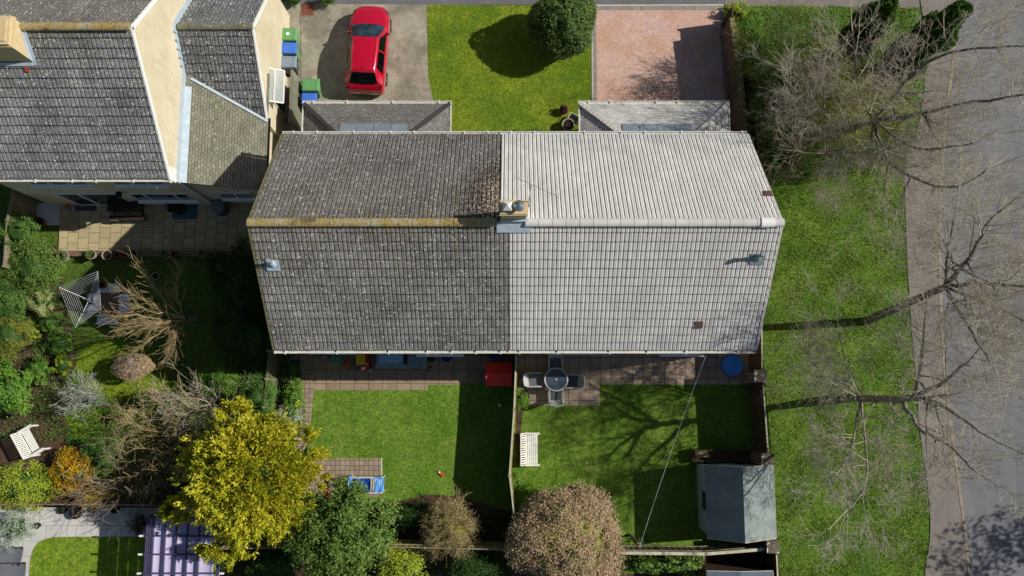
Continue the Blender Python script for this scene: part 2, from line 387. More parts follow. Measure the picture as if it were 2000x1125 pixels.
def fencemat(name, c1, c2, period=.1, rot=0):
    m = NT(name, .9); 
    c = m.mix(m.ramp(m.noise(2.3, 5, .7, vec=m.mapping(m.tc(), scale=(1,1,.25))), .3, .7), srgb(c1), srgb(c2))
    sp = m.node('ShaderNodeSeparateXYZ'); m.l(m.tc(), sp.inputs[0])
    k = m.math('FLOOR', m.math('DIVIDE', m.math('ADD', sp.outputs[0], sp.outputs[1]), period))
    wn = m.node('ShaderNodeTexWhiteNoise'); wn.noise_dimensions = '1D'; m.l(k, wn.inputs['W'])
    c = m.mix(1.0, c, m.ramp(wn.outputs['Value'], 0, 1, .75, 1.2), 'MULTIPLY')
    c = m.mix(1.0, c, m.ramp(m.noise(20, 3, .6, vec=m.mapping(m.tc(), scale=(3,3,.2))), .3, .7, .8, 1.2), 'MULTIPLY')
    m.col(c); return m.mat
M['fence_brown'] = fencemat('brown_fence_boards', '#6b5543', '#54402f')
M['fence_grey'] = fencemat('grey_fence_boards', '#8f876c', '#766e55')
M['fence_yellow'] = fencemat('tan_fence_boards', '#a39768', '#857a52')
M['lichen_cap'] = simple('lichen_concrete', '#7a705f', '#4c4236', 4, .9, .4, speck=('#d7d3c8', 6, .66))
M['moss_rail'] = simple('mossy_rail', '#7a7450', '#5a4e38', 4, .9, .4, speck=('#8e8c3e', 9, .6))
M['grass_front'] = grassmat('front_lawn_grass', '#5e7a1e', '#86922a', '#466214', '#9c963c')
M['grass_rear'] = grassmat('rear_lawn_grass', '#5a7c24', '#78943a', '#42641c', '#908c46')
M['grass_verge'] = grassmat('verge_grass', '#4c6e22', '#708836', '#38561a', '#8c8c46', 1.6)
M['grass_far'] = grassmat('neighbour_grass', '#6f8a26', '#809330', '#5a7a1c', '#96983c')
M['grass_dark'] = grassmat('rough_grass', '#4c6a22', '#3d5c1c', '#5d5a30', '#6a5a38')
def concretemat():
    m = NT('old_concrete', .9)
    c = m.mix(m.ramp(m.noise(.5, 5, .65, dist=.6), .38, .62), srgb('#a09886'), srgb('#7a7364'))
    c = m.mix(m.ramp(m.noise(.7, 8, .8, dist=.1), .48, .64, 0, .6), c, srgb('#bdb5a0'))
    c = m.mix(m.ramp(m.noise(4, 6, .75), .5, .8, 0, .6), c, srgb('#524f46'))
    c = m.mix(1.0, c, m.ramp(m.noise(17, 7, .85), .25, .75, .6, 1.4), 'MULTIPLY')
    c = m.mix(m.ramp(m.noise(.9, 4, .6, vec=m.mapping(m.tc(), loc=(7,3,0))), .58, .7, 0, .5), c, srgb('#5f5c48'))
    m.col(c); m.bump(m.noise(70, 3, .6), .3, .01); return m.mat
M['concrete'] = concretemat()
def roadmat():
    m = NT('road_asphalt', .85); c = m.mix(m.ramp(m.noise(.25, 6, .7), .35, .65), srgb('#737376'), srgb('#646467'))
    c = m.mix(m.ramp(m.noise(.9, 5, .7, vec=m.mapping(m.tc(), scale=(1.5, .25, 1))), .5, .7, 0, .4), c, srgb('#8b8783'))
    c = m.mix(1.0, c, m.ramp(m.noise(45, 4, .8), .25, .75, .8, 1.2), 'MULTIPLY')
    ck = m.vor(.5, feat='DISTANCE_TO_EDGE', vec=m.mapping(m.tc(), scale=(1, .6, 1)))
    c = m.mix(m.math('MULTIPLY', m.ramp(m.math('ADD', ck, m.math('MULTIPLY', m.noise(3, 5), .06)), .030, .040, 1, 0), m.ramp(m.noise(.5, 3), .5, .6, 0, .55)), c, srgb('#454443')); m.col(c); m.bump(m.noise(90, 3), .25, .01); return m.mat
M['road'] = roadmat()
M['pavement'] = simple('pavement_asphalt', '#837b73', '#716a63', .8, .9, .3, 90, detail=8, speck=('#8c8279', 9, .62))
M['kerb'] = slabmat('kerb_stone', '#9b8c78', '#8a7c69', .9, .9, 0, '#4c463c', .012, .2)
M['top_path'] = simple('front_path_asphalt', '#6f6f74', '#625f5f', 1.2, .9, .3, 80, detail=7)
def pavemat():
    m = NT('block_paving', .85); 
    def br(rot, loc):
        b = m.node('ShaderNodeTexBrick'); b.offset = .5
        for k, v in (('Scale', 1), ('Brick Width', .2), ('Row Height', .1), ('Mortar Size', .006), ('Mortar Smooth', .2)): b.inputs[k].default_value = v
        b.inputs['Color1'].default_value = (*srgb('#d2b0a0'), 1); b.inputs['Color2'].default_value = (*srgb('#c2a29a'), 1); b.inputs['Mortar'].default_value = (*srgb('#94786c'), 1)
        m.l(m.mapping(m.tc(), rot=(0,0,rot), loc=loc), b.inputs['Vector']); return b
    b = br(0, (0,0,0)); b2 = br(R(90), (0.05,0,0))
    chk = m.node('ShaderNodeTexChecker'); chk.inputs['Scale'].default_value = 5.0; m.l(m.tc(), chk.inputs['Vector'])
    c = m.mix(chk.outputs['Fac'], b.outputs['Color'], b2.outputs['Color'])
    c = m.mix(m.ramp(m.noise(.8, 5, .65), .4, .65, 0, .7), c, srgb('#b98d72'))
    c = m.mix(m.ramp(m.noise(2.1, 4, .7), .55, .72, 0, .5), c, srgb('#c49a5e'))
    c = m.mix(1.0, c, m.ramp(m.noise(7, 5, .8), .25, .75, .75, 1.25), 'MULTIPLY')
    m.col(c); m.bump(m.noise(50, 3), .2, .01); return m.mat
M['paving'] = pavemat()
M['pave_border'] = slabmat('charcoal_blocks', '#9a928f', '#857d7c', .1, .2, 0, '#5a5350', .006, .2, stain='#8b8079')
M['slab_cream'] = slabmat('cream_slabs', '#bfb088', '#ab9c76', .46, .46, .5, '#4a4130', .012, .2, rot=R(90), stain='#8f8366')
M['slab_rear'] = slabmat('grey_slabs', '#b8a48c', '#a5937e', .455, .455, 0, '#3d352c', .012, .2, loc=(-.12, .1, 0), stain='#7a6c5c')
M['slab_left'] = slabmat('brown_slabs', '#a08c74', '#8d7a65', .6, .6, 0, '#352d25', .012, .2, loc=(.1, .0, 0), stain='#65584a')
M['slab_white'] = slabmat('white_slabs', '#c9c6c0', '#bcb9b4', .62, .62, .5, '#7a766e', .01, .15, loc=(.1,.28,0), stain='#b2afa8')
M['slab_bluish'] = simple('pale_slab', '#d0d0d6', '#bcbcc4', 3, .85, .2)
M['sett'] = slabmat('small_setts', '#a2917c', '#8b7b69', .2, .2, .0, '#4b4136', .012, .3, stain='#7a6b5a')
M['path_brick'] = slabmat('path_bricks', '#8e6c56', '#7d5c49', .22, .11, .5, '#3f332a', .01, .3)
M['chimney'] = simple('chimney_render', '#cdb78c', '#bba67c', 3, .9, .3)
M['chimney_pale'] = simple('chimney_brick', '#d2c199', '#bda97c', 5, .9, .4, 20)
M['bark'] = simple('grey_bark', '#7d776a', '#57534a', 7, .9, .5, 30)
M['bark_pale'] = simple('pale_bark', '#9d978a', '#6f6a60', 5, .9, .5, 30)
M['twig_grey'] = leafmat('grey_twigs', ['#968e7e', '#b4aa98', '#ccc2b0'], trans=0, rough=.85)
M['twig_brown'] = leafmat('brown_twigs', ['#78645a', '#9c897a', '#b4a28c'], trans=0, rough=.85)
M['twig_tan'] = leafmat('tan_twigs', ['#8a7654', '#a8946c', '#bca880'], trans=0, rough=.85)
M['twig_olive'] = leafmat('olive_twigs', ['#5d5a34', '#7d7848', '#95885a'], trans=0, rough=.85)
M['twig_silver'] = leafmat('silver_twigs', ['#8e8f86', '#a9aba0', '#c0c2b8'], trans=0, rough=.85)
M['lf_yellow'] = leafmat('golden_conifer_leaves', ['#4c601a', '#848f22', '#b4b02c', '#d6cc3c', '#b09e3a'], trans=.2)
M['lf_green'] = leafmat('glossy_green_leaves', ['#24401a', '#547230', '#86a04c', '#3c5e26', '#a8b674'], rough=.6)
M['lf_dark'] = leafmat('dark_green_leaves', ['#1d3014', '#2f4a20', '#42602c', '#263c1a'], rough=.5)
M['lf_topiary'] = leafmat('clipped_leaves', ['#1d3216', '#3c5926', '#5d7a3a', '#88985c', '#2a4420'], rough=.55, nscale=3)
M['lf_bright'] = leafmat('bright_green_leaves', ['#3f6a22', '#5c8830', '#7ea040', '#4a7426'])
M['lf_mid'] = leafmat('mid_green_leaves', ['#3a5c24', '#567a34', '#6f9048', '#456a2c'])
M['lf_lime'] = leafmat('lime_leaves', ['#7c9420', '#a0b030', '#b6c24a', '#8aa028'])
M['lf_olive'] = leafmat('olive_leaves', ['#586628', '#7c8434', '#9c9c46', '#68742e'])
M['lf_pale'] = leafmat('pale_variegated_leaves', ['#a8b070', '#c4c890', '#8ea050', '#d0d0a8'])
M['lf_silver'] = leafmat('silver_leaves', ['#93a08c', '#b0bba6', '#c8d0c0', '#7c8c78'])
M['lf_beige'] = leafmat('beige_dry_leaves', ['#8a765c', '#a8906f', '#bfa886', '#94805f', '#8a8258'], trans=.1)
M['lf_tan'] = leafmat('tan_bud_leaves', ['#7c7448', '#988c5c', '#b0a270', '#868050'], trans=.1)
M['lf_conifer'] = leafmat('dark_conifer_leaves', ['#243c16', '#426426', '#628634', '#80a048'])
M['lf_red'] = leafmat('red_gold_leaves', ['#b03a1c', '#c8701e', '#c89a20', '#d0b02c', '#7c8c28', '#5c7a20'], nscale=1.6)
M['lf_gold'] = leafmat('gold_leaves', ['#b08a14', '#c8a820', '#a08c20', '#7c8c28'])
M['lf_purple'] = leafmat('purple_leaves', ['#3a2028', '#4e2c34', '#2c181e'])
M['flower_red'] = leafmat('red_petals', ['#c01840', '#e02850'], trans=.1)
M['moss'] = simple('moss', '#5d6a24', '#4a4a20', 9, .95, .5)
# ---------------------------------------------------------------- tiled roofs
def tile_slope(mb, O, U, S, x0, x1, length, rib=.15, gauge=.355, lift=.042, groove=.034, seed=1, drop=None, lined=True):
    """profiled interlocking tiles: O ridge origin, U along the ridge, S down the slope; real grooves and laps"""
    O = Vector(O); U = Vector(U).normalized(); S = Vector(S).normalized(); N = U.cross(S)
    if N.z < 0: N = -N
    rnd = random.Random(seed)
    i0 = math.floor(x0/rib); i1 = math.ceil(x1/rib); prof = [(0, -groove), (.13, -groove), (.18, -.002), (.5, .003), (.54, -.006), (.60, -.006), (.64, .003), (.97, .0)]
    nc = max(1, round(length/gauge)); g = length/nc
    flip = U.cross(S).z < 0; kv = .355/g
    for c in range(nc):
        s0 = c*g; s1 = (c+1)*g; xs = []; hs = []
        jit = {}
        for i in range(i0, i1):
            k = i//2
            if k not in jit: jit[k] = (rnd.uniform(-.004, .006), rnd.uniform(-.006, .006))
            for f, h in prof:
                x = (i+f)*rib
                if x < x0-1e-6 or x > x1+1e-6: continue
                xs.append(x); hs.append((h, *jit[k]))
        if xs[-1] < x1-1e-3: xs.append(x1); hs.append(hs[-1])
        n = len(xs); vs = []
        for row in range(3):
            for x, (h, j, j2) in zip(xs, hs):
                if row == 0: p = O+U*x+S*(s0-.02)+N*(h+.003)
                elif row == 1: p = O+U*x+S*(s1+j2)+N*(h+lift+j)
                else: p = O+U*x+S*(s1+j2)+N*(h*.3-.012)
                vs.append(p)
        fs = []; uvs = []
        for i in range(n-1):
            a = [(i, i+1, n+i+1, n+i), (n+i, n+i+1, 2*n+i+1, 2*n+i)]
            uu = [[(xs[i], s0*kv), (xs[i+1], s0*kv), (xs[i+1], s1*kv-.003), (xs[i], s1*kv-.003)], [(xs[i], s1*kv-.003), (xs[i+1], s1*kv-.003), (xs[i+1], s1*kv-.003), (xs[i], s1*kv-.003)]]
            for q, w in zip(a, uu):
                if not flip: q = q[::-1]; w = w[::-1]
                fs.append(q); uvs.append(w)
        mb.add(vs, fs, uvs)
def deck(mb, O, U, S, x0, x1, length, t=.08):
    """the slab under the tiles"""
    O = Vector(O); U = Vector(U).normalized(); S = Vector(S).normalized(); N = U.cross(S)
    if N.z < 0: N = -N
    a = [O+U*x0+N*-.045, O+U*x1+N*-.045, O+U*x1+S*(length-.03)+N*-.045, O+U*x0+S*(length-.03)+N*-.045]
    mb.extr(a, N*-t)
def ridge_tiles(mb, a, b, r=.125, seg=.45, n=7, gap=.012, squash=.8):
    a = Vector(a); b = Vector(b); d = (b-a); L = d.length; d.normalize(); k = max(1, round(L/seg)); s = L/k
    side = d.cross(Vector((0,0,1))).normalized()
    for i in range(k):
        dz = random.uniform(-.006, .008); vs = []
        for t in (i*s+gap/2, (i+1)*s-gap/2):
            rr = r*(1.0 if t < i*s+s/2 else .97)
            for j in range(n+1):
                th = math.pi*j/n
                vs.append(a+d*t+side*(math.cos(th)*rr)+Vector((0,0,math.sin(th)*rr*squash+dz-.02)))
        m = n+1; fs = [(j, j+1, m+j+1, m+j) for j in range(n)]+[tuple(range(n, -1, -1)), tuple(range(m, 2*m))]
        mb.add(vs, fs)
def gutter(parent, x0, x1, y, z, sgn, mat=None, name='gutter'):
    g = MB(); n = 6; pr = []
    for j in range(n+1):
        th = math.pi*j/n; pr.append((y+sgn*(.05-.05*math.cos(th)), z-.05*math.sin(th)))
    for j in range(n): g.add([(x0, *pr[j]), (x1, *pr[j]), (x1, *pr[j+1]), (x0, *pr[j+1])], [(0,1,2,3)])
    g.bar((x0, y+sgn*.102, z+.003), (x1, y+sgn*.102, z+.003), .03, .022)
    x = x0+.4
    while x < x1:
        g.box(x-.018, x+.018, min(y, y+sgn*.148), max(y, y+sgn*.148), z-.075, z+.016); x += random.choice((.9, 1.4, 1.9))
    for xe in (x0, x1): g.box(xe-.008, xe+.008, min(y, y+sgn*.13), max(y, y+sgn*.13), z-.07, z+.01)
    return g.build(name, mat or M['gutter'], parent, world=True)
def window(parent, axis, c0, c1, w, z0, z1, sgn, lights=2, sill=True, name='window', door=False):
    """upvc window on a wall facing axis*sgn; c0..c1 along the wall, w the wall plane"""
    f = MB(); g = MB()
    def bx(mb, a0, a1, d0, d1, za, zb):
        lo, hi = sorted((w+sgn*d0, w+sgn*d1))
        if axis == 'y': mb.box(a0, a1, lo, hi, za, zb)
        else: mb.box(lo, hi, a0, a1, za, zb)
    t = .07
    bx(f, c0, c1, .003, .05, z0, z0+t); bx(f, c0, c1, .003, .05, z1-t, z1)
    xs = [c0+(c1-c0)*i/lights for i in range(lights+1)] if not isinstance(lights, (list, tuple)) else [c0+(c1-c0)*q for q in lights]
    for x in xs: bx(f, max(c0, x-t/2), min(c1, x+t/2) if x < c1 else c1, .003, .052, z0+t, z1-t)
    o = f.build(name, M['upvc'], parent, world=True)
    bx(g, c0+.03, c1-.03, .004, .025, z0+.03, z1-.03)
    g.build('pane', M['glass'], o, world=True)
    if sill:
        s = MB(); bx(s, c0-.08, c1+.08, .003, .16, z0-.05, z0-.003); s.build('sill', M['upvc'], o, world=True)
    return o

# ---------------------------------------------------------------- the semi-detached pair in the middle
XL, XR, XPF, XPR = -8.70, 8.92, -.42, -.10     # verges, party line front / rear
RY, RZ = 5.74, 8.50; EZ = 5.0; EYF, EYR = 9.92, 1.76
def semi(side):
    left = side < 0
    x0, x1 = (XL, XPF) if left else (XPF, XR); x0r, x1r = (XL, XPR) if left else (XPR, XR)
    cx = (x0+x1)/2
    root = thing('semi_detached_house', 'left half of the semi-detached pair, dark weathered tiled roof spotted with lichen' if left else
                 'right half of the semi-detached pair, clean pale tiled roof', 'house', (cx, 5.8, 0), group='houses')
    w = MB()
    wx0, wx1 = (XL+.12, -.002) if left else (.002, XR-.12)
    g = [(wx0, 1.86, 0), (wx0, 9.72, 0), (wx0, 9.72, 4.86), (wx0, RY, 8.2), (wx0, 1.86, 4.86)]
    w.extr(g, (wx1-wx0, 0, 0)); w.build('wall', M['brick_cream'], root, world=True)
    r = MB(); S = Vector((0, EYR-RY, EZ-RZ)); L = S.length
    tile_slope(r, (0, RY, RZ), (1,0,0), S, x0r, x1r, L, seed=3 if left else 4)
    Sf = Vector((0, EYF-RY, EZ-RZ)); Lf = Sf.length
    deck(r, (0, RY, RZ), (1,0,0), S, x0r+.02, x1r-.001, L); deck(r, (0, RY, RZ), (1,0,0), Sf, x0+.02, x1-.001, Lf)
    nrear = len(r.f)
    r.m = 1; tile_slope(r, (0, RY, RZ), (1,0,0), Sf, x0, x1, Lf, seed=5 if left else 6)
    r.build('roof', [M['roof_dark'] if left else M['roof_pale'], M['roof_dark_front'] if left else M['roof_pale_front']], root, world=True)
    # verge edging
    xv = XL if left else XR; s = -1 if left else 1
    for (ye, ze) in ((EYR, EZ), (EYF, EZ)):
        v = MB()
        d = Vector((0, ye-RY, EZ-RZ)); n = 15
        for i in range(n):
            a = Vector((xv+s*.03, RY, RZ-.03))+d*(i/n+.002); b = Vector((xv+s*.03, RY, RZ-.03))+d*((i+1)/n-.002)
            v.bar(a, b, .07, .09)
        v.build('verge_trim', M['moss_edge'] if left else M['ridge_pale'], root, world=True)
    rt = MB(); ridge_tiles(rt, (XL-.03 if left else .43, RY, RZ+.05), (-.55 if left else XR+.05, RY, RZ+.05), r=.15)
    rt.build('ridge_tiles', M['ridge_yellow'] if left else M['ridge_pale'], root, smooth=False, world=True)
    gutter(root, x0r-.02, x1r-.004, EYR-.02, EZ-.06, -1); gutter(root, x0-.02, x1-.004, EYF+.02, EZ-.06, 1)
    fa = MB(); fa.box(x0r+.03, x1r-.003, EYR+.03, EYR+.05, EZ-.24, EZ-.04); fa.box(x0r+.03, x1r-.003, EYR+.05, 1.86, EZ-.24, EZ-.22)
    fa.build('fascia', M['upvc'], root, world=True); fa = MB()
    fa.box(x0+.03, x1-.003, EYF-.05, EYF-.03, EZ-.24, EZ-.04); fa.box(x0+.03, x1-.003, 9.72, EYF-.05, EZ-.24, EZ-.22)
    fa.build('fascia', M['upvc'], root, world=True)
    # porch: hipped lean-to along the front
    px0, px1 = (-8.60, -2.55) if left else (2.80, 8.93); ye = 12.07; ze = 2.5; zt = 3.62; run = 2.2
    pw = MB(); pw.box(px0+.2, px1-.2, 9.722, ye-.25, 0, ze-.1); pw.build('porch_wall', M['brick_cream'], root, world=True)
    pr = MB(); A, B = (px0, ye, ze), (px1, ye, ze); C_, D = (px1, 9.73, ze), (px0, 9.73, ze)
    E, F = (px0+run, 9.85, zt), (px1-run, 9.85, zt)
    sl_ = math.hypot(ye-9.85, zt-ze)
    pr.add([A, B, F, E], [(0,1,2,3)], [[(A[0], sl_), (B[0], sl_), (F[0], 0), (E[0], 0)]])
    pr.add([D, A, E], [(0,1,2)], [[(D[1], sl_), (A[1], sl_), (E[1], 0)]]); pr.add([B, C_, F], [(0,1,2)], [[(B[1], sl_), (C_[1], sl_), (F[1], 0)]])
    pr.add([A, B, C_, D], [(3,2,1,0)]); pr.add([D, E, F, C_], [(0,1,2,3)])
    po = pr.build('porch_roof', M['plain_grey'] if left else M['plain_pale'], root, world=True)
    for a, b in ((A, E), (B, F)):
        a = Vector(a); b = Vector(b); n = 17; hp = MB()
        for i in range(n):
            p = a.lerp(b, (i+.1)/n); q = a.lerp(b, (i+1.15)/n)
            hp.bar(p+Vector((0,0,.045)), q+Vector((0,0,.02)), .15, .05)
        hp.build('hip_tiles', M['plain_grey'] if left else M['ridge_pale'], po, world=True)
    fl = MB(); a = Vector(E); b = Vector(F); dn = Vector((0, 1, -(zt-ze)/(ye-9.85))).normalized(); up = Vector((0,.45,1)).normalized()
    n = 4
    for i in range(n):
        x_0 = a.x-.55+(b.x-a.x+1.1)*i/n; x_1 = a.x-.55+(b.x-a.x+1.1)*(i+1)/n-.02
        fl.extr([(x_0, 9.80, zt+.05), (x_1, 9.80, zt+.05), (x_1, 9.80+dn.y*1.35, zt+.05+dn.z*1.35), (x_0, 9.80+dn.y*1.35, zt+.05+dn.z*1.35)], (0,0,.012))
    fl.build('lead_flashing', M['lead'], root, world=True)
    gutter(root, px0-.03, px1+.03, ye+.0, ze-.02, 1, name='porch_gutter')
    for xx in (px0-.03, px1+.03): sg = MB(); sg.bar((xx, 9.74, ze), (xx, ye+.1, ze), .05, .06); sg.build('porch_trim', M['gutter'], root, world=True)
    # openings
    for (a, b, z0, z1, n, nm) in ([(-7.9,-6.2,2.9,4.1,2,'window'),(-4.6,-2.9,2.9,4.1,2,'window'),(-7.8,-5.6,.06,2.1,2,'patio_door'),(-3.9,-2.1,.9,2.1,3,'window')] if left else
                              [(1.4,3.1,2.9,4.1,2,'window'),(5.4,7.1,2.9,4.1,2,'window'),(2.2,4.4,.06,2.1,2,'patio_door'),(6.2,7.9,.9,2.1,3,'window')]):
        window(root, 'y', a, b, 1.86, z0, z1, -1, n, sill=nm == 'window', name=nm)
    for (a, b) in (((-7.6,-5.8), (-3.4,-1.6)) if left else ((1.6,3.4), (6.0,7.8))):
        window(root, 'y', a, b, 9.72, 3.75, 4.65, 1, 2)
    d0 = px0+1.0; window(root, 'y', d0, d0+2.2, ye-.25, .06, 2.15, 1, 1, sill=False, name='garage_door'); window(root, 'y', px1-1.6, px1-.7, ye-.25, .06, 2.1, 1, 1, sill=False, name='front_door')
    return root
hL = semi(-1); hR = semi(1)
def on_slope(px, py, front=False):
    """the point of the main roof seen at a pixel"""
    sl = (RZ-EZ)/(EYF-RY) if front else (RZ-EZ)/(RY-EYR)
    lo, hi = 4.0, 9.5
    for _ in range(40):
        z = (lo+hi)/2; p = P(px, py, z); zz = RZ-abs(p.y-RY)*sl
        if z > zz: hi = z
        else: lo = z
    return P(px, py, (lo+hi)/2)
# vent pipes with flashings
for root, (px, py), lead in ((hL, (533, 515), M['lead_pale']), (hR, (1478, 503), M['lead'])):
    p = on_slope(px, py); S = Vector((0, EYR-RY, EZ-RZ)).normalized(); N = Vector((0,-S.z, S.y)); N = -N if N.z < 0 else N
    a = p+N*.045; u = Vector((1,0,0)); q = MB()
    q.extr([a-u*.22-S*.18, a+u*.24-S*.18, a+u*.24+S*.26, a-u*.22+S*.26], N*.015)
    q.lathe([(.16, -.12), (.09, .12), (.075, .2)], 14, tuple(p+Vector((0,0,.05)))); 
    fo = q.build('pipe_flashing', lead, root, world=True)
    pp = MB(); pp.tube([p, p+Vector((0,0,.62))], .055, 12); pp.lathe([(.075, 0), (.085, .03), (.085, .1), (.06, .13)], 12, tuple(p+Vector((0,0,.55))))
    pp.build('vent_pipe', M['lead'], root, smooth=False, world=True)
# odd brown tiles and pale ridge piece on the pale roof
tmat = simple('brown_vent_tile', '#6a4a42', '#57403a', 8, .9, .3)
for (px, py, fr) in ((1365, 633, False), (1500, 380, True)):
    p = on_slope(px, py, fr); S = Vector((0, (EYF if fr else EYR)-RY, EZ-RZ)).normalized(); N = Vector((0, -S.z, S.y)); N = -N if N.z < 0 else N
    q = MB(); a = p+N*.04; u = Vector((1,0,0))
    q.extr([a-u*.15-S*.15, a+u*.13-S*.15, a+u*.13+S*.15, a-u*.15+S*.15], N*.02)
    q.build('vent_tile', tmat, hR, world=True)
q = MB(); xr = XR-.72; ridge_tiles(q, (xr, RY, RZ+.06), (xr+.45, RY, RZ+.06), r=.175); q.build('ridge_vent', M['upvc'], hR, world=True)
# chimney straddling the party wall, on the front side of the ridge
c0, c1 = P(975, 420, 9.6), P(1031, 389, 9.6)
q = MB(); q.box(c0.x+.05, c1.x-.05, c0.y+.05, c1.y-.04, 7.2, 9.42); ch = q.build('chimney', M['chimney_pale'], hR, world=True)
q = MB(); q.box(c0.x, c1.x, c0.y, c1.y, 9.42, 9.52); q.box(c0.x+.03, c1.x-.03, c0.y+.03, c1.y-.03, 9.523, 9.58); q.build('chimney_cap', M['chimney'], ch, world=True)
p = P(991, 401, 9.85); q = MB(); s_ = .15
q.box(p.x-.08, p.x+.08, p.y-.08, p.y+.08, 9.583, 9.75)
q.add([(p.x-s_,p.y-s_,9.75),(p.x+s_,p.y-s_,9.75),(p.x+s_,p.y+s_,9.75),(p.x-s_,p.y+s_,9.75),(p.x,p.y,9.95)], [(3,2,1,0),(0,1,4),(1,2,4),(2,3,4),(3,0,4)])
q.build('square_cowl', M['steel_white'], ch, world=True)
p = P(1014, 402, 9.8); q = MB(); q.lathe([(.1,-.22),(.1,-.03),(.185,-.03),(.18,0),(0,.17)], 18, (p.x, p.y, 9.83)); q.build('round_cowl', M['metal'], ch, smooth=False, world=True)
q = MB(); q.box(c0.x+.02, c1.x-.02, c0.y-.02, c0.y+.06, 7.9, 8.75)
S = Vector((0, EYR-RY, EZ-RZ)).normalized(); N = Vector((0,-S.z,S.y)); N = N if N.z > 0 else -N
a = Vector((0, RY, RZ))+N*.045
q.extr([a+Vector((c0.x-.1,0,0))-S*.05, a+Vector((c1.x+.12,0,0))-S*.05, a+Vector((c1.x+.12,0,0))+S*.34, a+Vector((c0.x-.1,0,0))+S*.34], N*.02)
q.box(c1.x-.045, c1.x+.03, c0.y+.05, c1.y, 7.6, 8.7)
q.build('chimney_flashing', M['lead_pale'], ch, world=True)
q = MB(); b = Vector((c1.x+.02, (c0.y+c1.y)/2+.15, 9.2)); t = P(1037, 362, 11.0)
q.tube([b, t], .014, 6); e0 = P(1006, 346, 11.05); e1 = P(1090, 384, 11.0)
q.tube([e0, e1], .008, 5)
for i in range(13):
    c = e0.lerp(e1, i/12); dd = (e1-e0).cross(Vector((0,0,1))).normalized()*(.13 if i > 1 else .22); q.tube([c-dd, c+dd], .004, 4)
q.box(b.x-.06, b.x+.03, b.y-.05, b.y+.05, 9.15, 9.2)
q.build('tv_aerial', M['metal'], hR, world=True)

# ---------------------------------------------------------------- neighbour's house, top left
nh = thing('detached_house', 'cream rendered house at the left with mossy dark tiles and a side wing', 'house', (-16, 12, 0), group='houses')
NX0, NX1 = -20.3, -12.92; NRY, NRZ = 12.46, 8.71; NEY, NEZ = 8.22, 5.0; NEYF = 2*NRY-NEY
w = MB(); w.extr([(NX0+.12, 8.38, 0), (NX0+.12, 16.5, 0), (NX0+.12, 16.5, 4.85), (NX0+.12, NRY, 8.42), (NX0+.12, 8.38, 4.85)], (NX1-.05-NX0-.12, 0, 0))
w.build('wall', M['render'], nh, world=True)
r = MB(); S = Vector((0, NEY-NRY, NEZ-NRZ)); L = S.length
tile_slope(r, (0, NRY, NRZ), (1,0,0), S, NX0, NX1, L, seed=11); deck(r, (0, NRY, NRZ), (1,0,0), S, NX0+.02, NX1-.03, L)
Sf = Vector((0, NEYF-NRY, NEZ-NRZ)); deck(r, (0, NRY, NRZ), (1,0,0), Sf, NX0+.02, NX1-.03, L)
r.m = 1; tile_slope(r, (0, NRY, NRZ), (1,0,0), Sf, NX0, NX1, L, seed=12)
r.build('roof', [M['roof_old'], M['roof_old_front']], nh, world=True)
for ye in (NEY, NEYF):
    d = Vector((0, ye-NRY, NEZ-NRZ))
    for xv in (NX0-.01, NX1+.01):
        v = MB(); v.bar(Vector((xv, NRY, NRZ-.06))-d*.004, Vector((xv, NRY, NRZ-.06))+d, .06, .17)
        if ye == NEY and xv > -14: v.box(NX1-.06, NX1+.09, NEY-.08, NEY+.45, 4.55, 4.92)
        v.build('bargeboard', M['upvc'], nh, world=True)
rt = MB(); ridge_tiles(rt, (NX0-.02, NRY, NRZ+.05), (NX1, NRY, NRZ+.05), r=.15); rt.build('ridge_tiles', M['ridge_yellow'], nh, world=True)
gutter(nh, NX0, NX1+.05, NEY-.02, NEZ-.06, -1); gutter(nh, NX0, NX1+.05, NEYF+.02, NEZ-.06, 1)
fa = MB(); fa.box(NX0+.05, NX1, NEY+.03, NEY+.05, NEZ-.24, NEZ-.04); fa.box(NX0+.05, NX1, NEY+.05, 8.38, NEZ-.24, NEZ-.22); fa.build('fascia', M['upvc'], nh, world=True)
q = MB(); q.tube([(NX1-.0, NEY-.08, NEZ-.1), (NX1-.0, NEY-.08, NEZ-.25), (NX1-.02, 8.32, NEZ-.75), (NX1-.02, 8.32, .0)], .045, 8); q.build('downpipe', M['upvc'], nh, world=True)
# rear openings, placed from the photograph onto the wall plane y = 8.38
def on_y(px, py, Y):
    lo, hi = -1.0, 6.0
    for _ in range(40):
        z = (lo+hi)/2
        if P(px, py, z).y > Y: lo = z      # higher z at the same pixel is nearer the camera axis
        else: hi = z
    return P(px, py, (lo+hi)/2)
WY = 8.38
pd0 = -18.55
window(nh, 'y', -18.85, -16.35, WY, .08, 2.1, -1, (0,.36,1), sill=False, name='patio_door')
window(nh, 'y', -15.85, -13.45, WY, .95, 2.1, -1, (0,.24,.76,1))
window(nh, 'y', -18.9, -16.6, WY, 3.5, 4.5, -1, 3); window(nh, 'y', -15.6, -13.6, WY, 3.5, 4.5, -1, 3)
q = MB(); q.box(-16.2, -16.05, WY-.2, WY-.003, 2.15, 2.35); q.box(-16.17, -16.08, WY-.24, WY-.2, 2.05, 2.3); q.build('wall_lamp', M['black'], nh, world=True)
